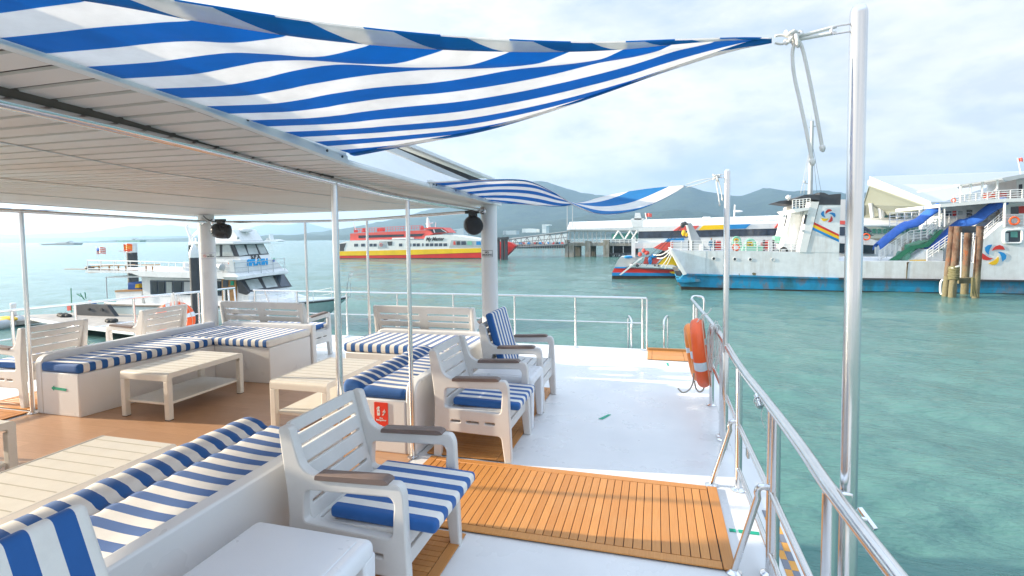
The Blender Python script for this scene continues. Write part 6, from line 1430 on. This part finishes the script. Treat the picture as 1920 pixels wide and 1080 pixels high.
for k, (px, Y, mt, lb) in enumerate((([(979, 436), (979, 429), (993, 428.3), (1006, 429.5), (1006, 436)], 900, 'white', 'low round white building on the shore left of the pier roof'), ([(1016.5, 437), (1016.5, 421), (1030, 420.6), (1030, 423), (1024, 424), (1024, 437)], 900, 'white', 'slim white tower block on the shore behind the gangway'), ([(943, 440), (943, 433), (968, 432), (968, 440)], 1000, 'greyp', 'pale block of flats on the shore near the pillar'), ([(850, 440), (850, 430), (868, 428), (870, 440)], 1000, 'greyp', 'pale shore buildings behind the ferry wheelhouse'), ([(1006, 442), (1040, 441), (1062, 438), (1062, 456), (960, 457), (960, 446)], 420, 'roofsheet', 'long white shed roofs behind the gangway'))):
    t = thing('shore_building', lb, 'building', ay(px[0][0], px[0][1], Y), 'pale buildings on the shore'); o = bd(t, 'wall', mt, px, Y, 25 if Y > 500 else 10)
    u0, v0 = px[0]; 
    if k < 4:
        for j in range(3): bd(t, 'window_band', 'greyp' if mt == 'white' else 'darkgrey', [(px[1][0]+.8, px[1][1]+1.6+2.4*j), (px[1][0]+6, px[1][1]+1.5+2.4*j), (px[1][0]+6, px[1][1]+2.4+2.4*j), (px[1][0]+.8, px[1][1]+2.5+2.4*j)], Y-.3, .4)
# hills
def fbm(x, y, s, o=5):
    v = 0; a = 1
    for k in range(o):
        v += a*(math.sin(x*s+1.7*k+1.3*math.sin(y*s*.9+k))*math.sin(y*s*1.1+2.1*k+1.1*math.sin(x*s*.7))); a *= .55; s *= 2.03
    return v
def hill(name, prof, Y, depth, rough, seed):
    prof = [ay(u, v, Y) for u, v in prof]; xs = np.linspace(prof[0].x, prof[-1].x, 260); px = [p.x for p in prof]; pz = [p.z for p in prof]
    P = []
    for x in xs:
        z = np.interp(x, px, pz)
        # soften the piecewise outline
        z = .6*z + .2*np.interp(x-rough*1.2, px, pz) + .2*np.interp(x+rough*1.2, px, pz) + rough*.10*fbm(x+seed, 7, 1/(rough*2.2), 4); hgt = z-WZ; row = []
        for j in range(34):
            t = j/33
            if t < .72:
                s_ = t/.72; yy = Y - depth*(1-s_); zz = WZ-2 + (hgt+2)*(s_**.85)*(1 + .16*(1-s_)*fbm(x+seed, yy, 1/(rough*14)))
            else: s_ = (t-.72)/.28; yy = Y+depth*.8*s_; zz = WZ-2+(hgt+2)*(1-s_**1.5)
            zz += rough*.16*fbm(x+seed*3, yy*1.3, 1/(rough*1.6), 3)*min(1, t*4)*(1 if t < .95 else 0)
            row.append((x, yy, zz))
        P.append(row)
    m = MB(); m.grid(P); return struct(m.build(name, M['hill'], smooth=180))
hill('hills', [(-900, 446), (-500, 440), (-150, 441), (60, 439), (110, 437), (150, 436.5), (195, 431), (235, 424), (262, 423), (281, 421), (296, 423.5), (315, 421.5), (335, 423.5), (360, 428), (420, 432), (470, 428), (498, 419.5), (520, 423), (545, 420.5), (565, 416), (585, 420), (605, 427), (640, 431), (700, 428)], 4700, 500, 30, 3)
hill('hills', [(540, 448), (600, 441), (640, 436), (690, 428), (735, 417), (760, 408), (800, 396), (850, 383), (890, 374), (930, 360), (985, 343), (1008, 338), (1030, 340), (1060, 351), (1085, 361), (1110, 364), (1150, 368), (1195, 368), (1235, 359), (1268, 350), (1290, 348.5), (1315, 355), (1345, 363), (1375, 367), (1405, 362), (1432, 352), (1446, 350.5), (1462, 355), (1490, 359), (1530, 356.5), (1560, 358), (1600, 362), (1660, 360), (1760, 366), (1900, 372), (2200, 390), (2700, 430)], 2700, 900, 26, 9)
hill('hills', [(330, 447), (480, 443), (560, 440.5), (640, 441), (700, 438.5), (800, 437), (900, 430), (980, 421), (1060, 409), (1110, 404), (1160, 410), (1215, 399), (1262, 393), (1310, 396), (1360, 404), (1420, 407), (1500, 400), (1600, 408), (1800, 412), (2200, 425), (2600, 440)], 1700, 500, 15, 21)
hill('hills', [(-500, 449), (-100, 448), (150, 446), (260, 443), (330, 442.5), (420, 443), (500, 446), (600, 449)], 2600, 250, 10, 33)
# ================================================================ sea
def sea():
    az = np.linspace(-YAW-R(64), -YAW+R(66), 640); nr = 560
    r = np.concatenate([np.geomspace(1.2, 5200, nr)])
    A_, Rr = np.meshgrid(az, r, indexing='ij'); X = Rr*np.sin(A_); Y = Rr*np.cos(A_)
    cell = Rr*np.log(5200/1.2)/nr; rng = np.random.default_rng(5); Z = np.zeros_like(X)
    main = math.radians(8)
    for k in range(46):
        lam = .35*1.085**k*rng.uniform(.9, 1.1); th = main+rng.normal(0, .55); amp = .0135*lam**.60*(1 if lam < 1.2 else .65); kx, ky = 2*math.pi/lam*math.sin(th), 2*math.pi/lam*math.cos(th)
        ph = kx*X+ky*Y+rng.uniform(0, 6.28); fade = np.clip((lam/cell-2.2)/2.5, 0, 1)
        Z += fade*amp*(np.sin(ph)+.35*np.cos(2*ph))*(.75+.25*np.sin(X*.21/lam**.3+Y*.13+k))
    cover = np.clip((Rr-2)/3, 0, 1); V = np.stack([X, Y, WZ+Z*cover*np.clip(1-(Rr-300)/900, .0, 1)], -1).reshape(-1, 3)
    n, m_ = X.shape; i, j = np.meshgrid(np.arange(n-1), np.arange(m_-1), indexing='ij'); a = (i*m_+j).ravel()
    Fc = np.stack([a, a+m_, a+m_+1, a+1], -1)
    me = bpy.data.meshes.new('water'); me.vertices.add(len(V)); me.vertices.foreach_set('co', V.ravel()); me.loops.add(Fc.size); me.loops.foreach_set('vertex_index', Fc.ravel()); me.polygons.add(len(Fc)); me.polygons.foreach_set('loop_start', np.arange(0, Fc.size, 4)); me.update(calc_edges=True)
    me.shade_smooth(); me.materials.append(M['water']); o = bpy.data.objects.new('water', me); COL.objects.link(o); struct(o)
    m = MB(); k = 5000; m.add([(-k, -60, WZ-.5), (k, -60, WZ-.5), (k, k, WZ-.5), (-k, k, WZ-.5)], [(0, 1, 2, 3)]); struct(m.build('water', M['water']))
sea()
# ================================================================ air
HZ = True
if HZ:
    m = MB(); m.box(-5100, 5100, -70, 5300, WZ-1.6, 345); hz = m.build('haze', []); hz['kind'] = 'stuff'
    hm = bpy.data.materials.new('sea_haze'); hm.use_nodes = True; nt = hm.node_tree; nt.nodes.remove(nt.nodes['Principled BSDF'])
    pv = nt.nodes.new('ShaderNodeVolumePrincipled'); pv.inputs['Color'].default_value = (.50, .73, .97, 1); pv.inputs['Density'].default_value = HAZE_D if 'HAZE_D' in globals() else .00024; pv.inputs['Anisotropy'].default_value = .45
    nt.links.new(pv.outputs[0], nt.nodes['Material Output'].inputs['Volume']); hz.data.materials.append(hm); hz.display_type = 'WIRE'
# ================================================================ sky and sun
SUN_EL, SUN_AZ = R(15.8), math.atan2(-1.0, -.115)      # azimuth from +Y towards +X
w = bpy.data.worlds.new('World'); SC.world = w; w.use_nodes = True; nt = w.node_tree; bg = nt.nodes['Background']
sk = nt.nodes.new('ShaderNodeTexSky'); sk.sky_type = 'NISHITA'; sk.sun_disc = False; sk.sun_elevation = SUN_EL; sk.sun_rotation = SUN_AZ; sk.air_density = 1.0; sk.dust_density = 1.5; sk.ozone_density = 1.5
tc = nt.nodes.new('ShaderNodeTexCoord'); sp = nt.nodes.new('ShaderNodeSeparateXYZ'); nt.links.new(tc.outputs['Generated'], sp.inputs[0])
zz = mth(nt, 'ADD', mth(nt, 'MAXIMUM', sp.outputs[2], 0.0), .42)
cb = nt.nodes.new('ShaderNodeCombineXYZ'); nt.links.new(mth(nt, 'DIVIDE', sp.outputs[0], zz), cb.inputs[0]); nt.links.new(mth(nt, 'DIVIDE', sp.outputs[1], zz), cb.inputs[1]); nt.links.new(mth(nt, 'MULTIPLY', sp.outputs[2], 3.0), cb.inputs[2])
n1 = noise(nt, cb.outputs[0], 2.2, 10, .58); n2 = noise(nt, cb.outputs[0], 1.1, 3, .5)
thin = ramp(nt, [(.38, .15), (.50, .75), (.60, 1)], mth(nt, 'ADD', mth(nt, 'MULTIPLY', n1, .7), mth(nt, 'MULTIPLY', n2, .3)))
den = ramp(nt, [(.36, (4.9, 5.1, 5.35)), (.49, (6.5, 6.5, 6.5)), (.58, (5.8, 5.85, 5.95)), (.70, (4.5, 4.75, 5.1))], noise(nt, cb.outputs[0], 3.4, 9, .6))
pale = mixc(nt, .75, sk.outputs[0], (3.9, 4.7, 5.6))
skycol = mixc(nt, thin.outputs[0], pale, den.outputs[0])
# the sky whitens towards the low sun
sd = (math.sin(SUN_AZ)*math.cos(SUN_EL), math.cos(SUN_AZ)*math.cos(SUN_EL), math.sin(SUN_EL))
dt = nt.nodes.new('ShaderNodeVectorMath'); dt.operation = 'DOT_PRODUCT'; nt.links.new(tc.outputs['Generated'], dt.inputs[0]); dt.inputs[1].default_value = sd
gl = ramp(nt, [(.30, 0), (.78, .45), (1.0, 1)], mth(nt, 'MAXIMUM', dt.outputs['Value'], 0))
skycol = mixc(nt, gl.outputs[0], skycol, (9.5, 9.0, 8.3))
zen = ramp(nt, [(.46, 0), (.72, 1)], sp.outputs[2]); skycol = mixc(nt, zen.outputs[0], skycol, (7.2, 8.8, 11.0))
nt.links.new(skycol, bg.inputs['Color']); bg.inputs['Strength'].default_value = .08
sl = bpy.data.lights.new('sun', 'SUN'); sl.energy = 5.0; sl.angle = R(.6); sl.color = (1, .86, .66)
so = bpy.data.objects.new('sun', sl); COL.objects.link(so); so.location = (-30, -5, 30); so.rotation_euler = Vector(sd).to_track_quat('Z', 'Y').to_euler()
# ================================================================ camera
cd = bpy.data.cameras.new('camera'); cam = bpy.data.objects.new('camera', cd); COL.objects.link(cam); SC.camera = cam
cd.sensor_fit = 'HORIZONTAL'; cd.sensor_width = 36; cd.lens = 36*F/1920; cd.shift_y = (PY-540)/1920; cd.clip_start = .05; cd.clip_end = 20000
rm = Matrix(((XD.x, -XD.y, -XD.z), (YD.x, -YD.y, -YD.z), (ZD.x, -ZD.y, -ZD.z)))   # columns: camera right, up, back in world axes
cam.matrix_world = Matrix.Translation((0, 0, H)) @ rm.to_4x4()
vs_ = SC.view_settings; vs_.view_transform = 'Standard'; vs_.look = 'None'; vs_.gamma = 1; vs_.use_curve_mapping = False; vs_.exposure = 1.16
SC.cycles.max_bounces = 8; SC.cycles.volume_bounces = 1; SC.cycles.use_denoising = True; SC.cycles.caustics_reflective = False
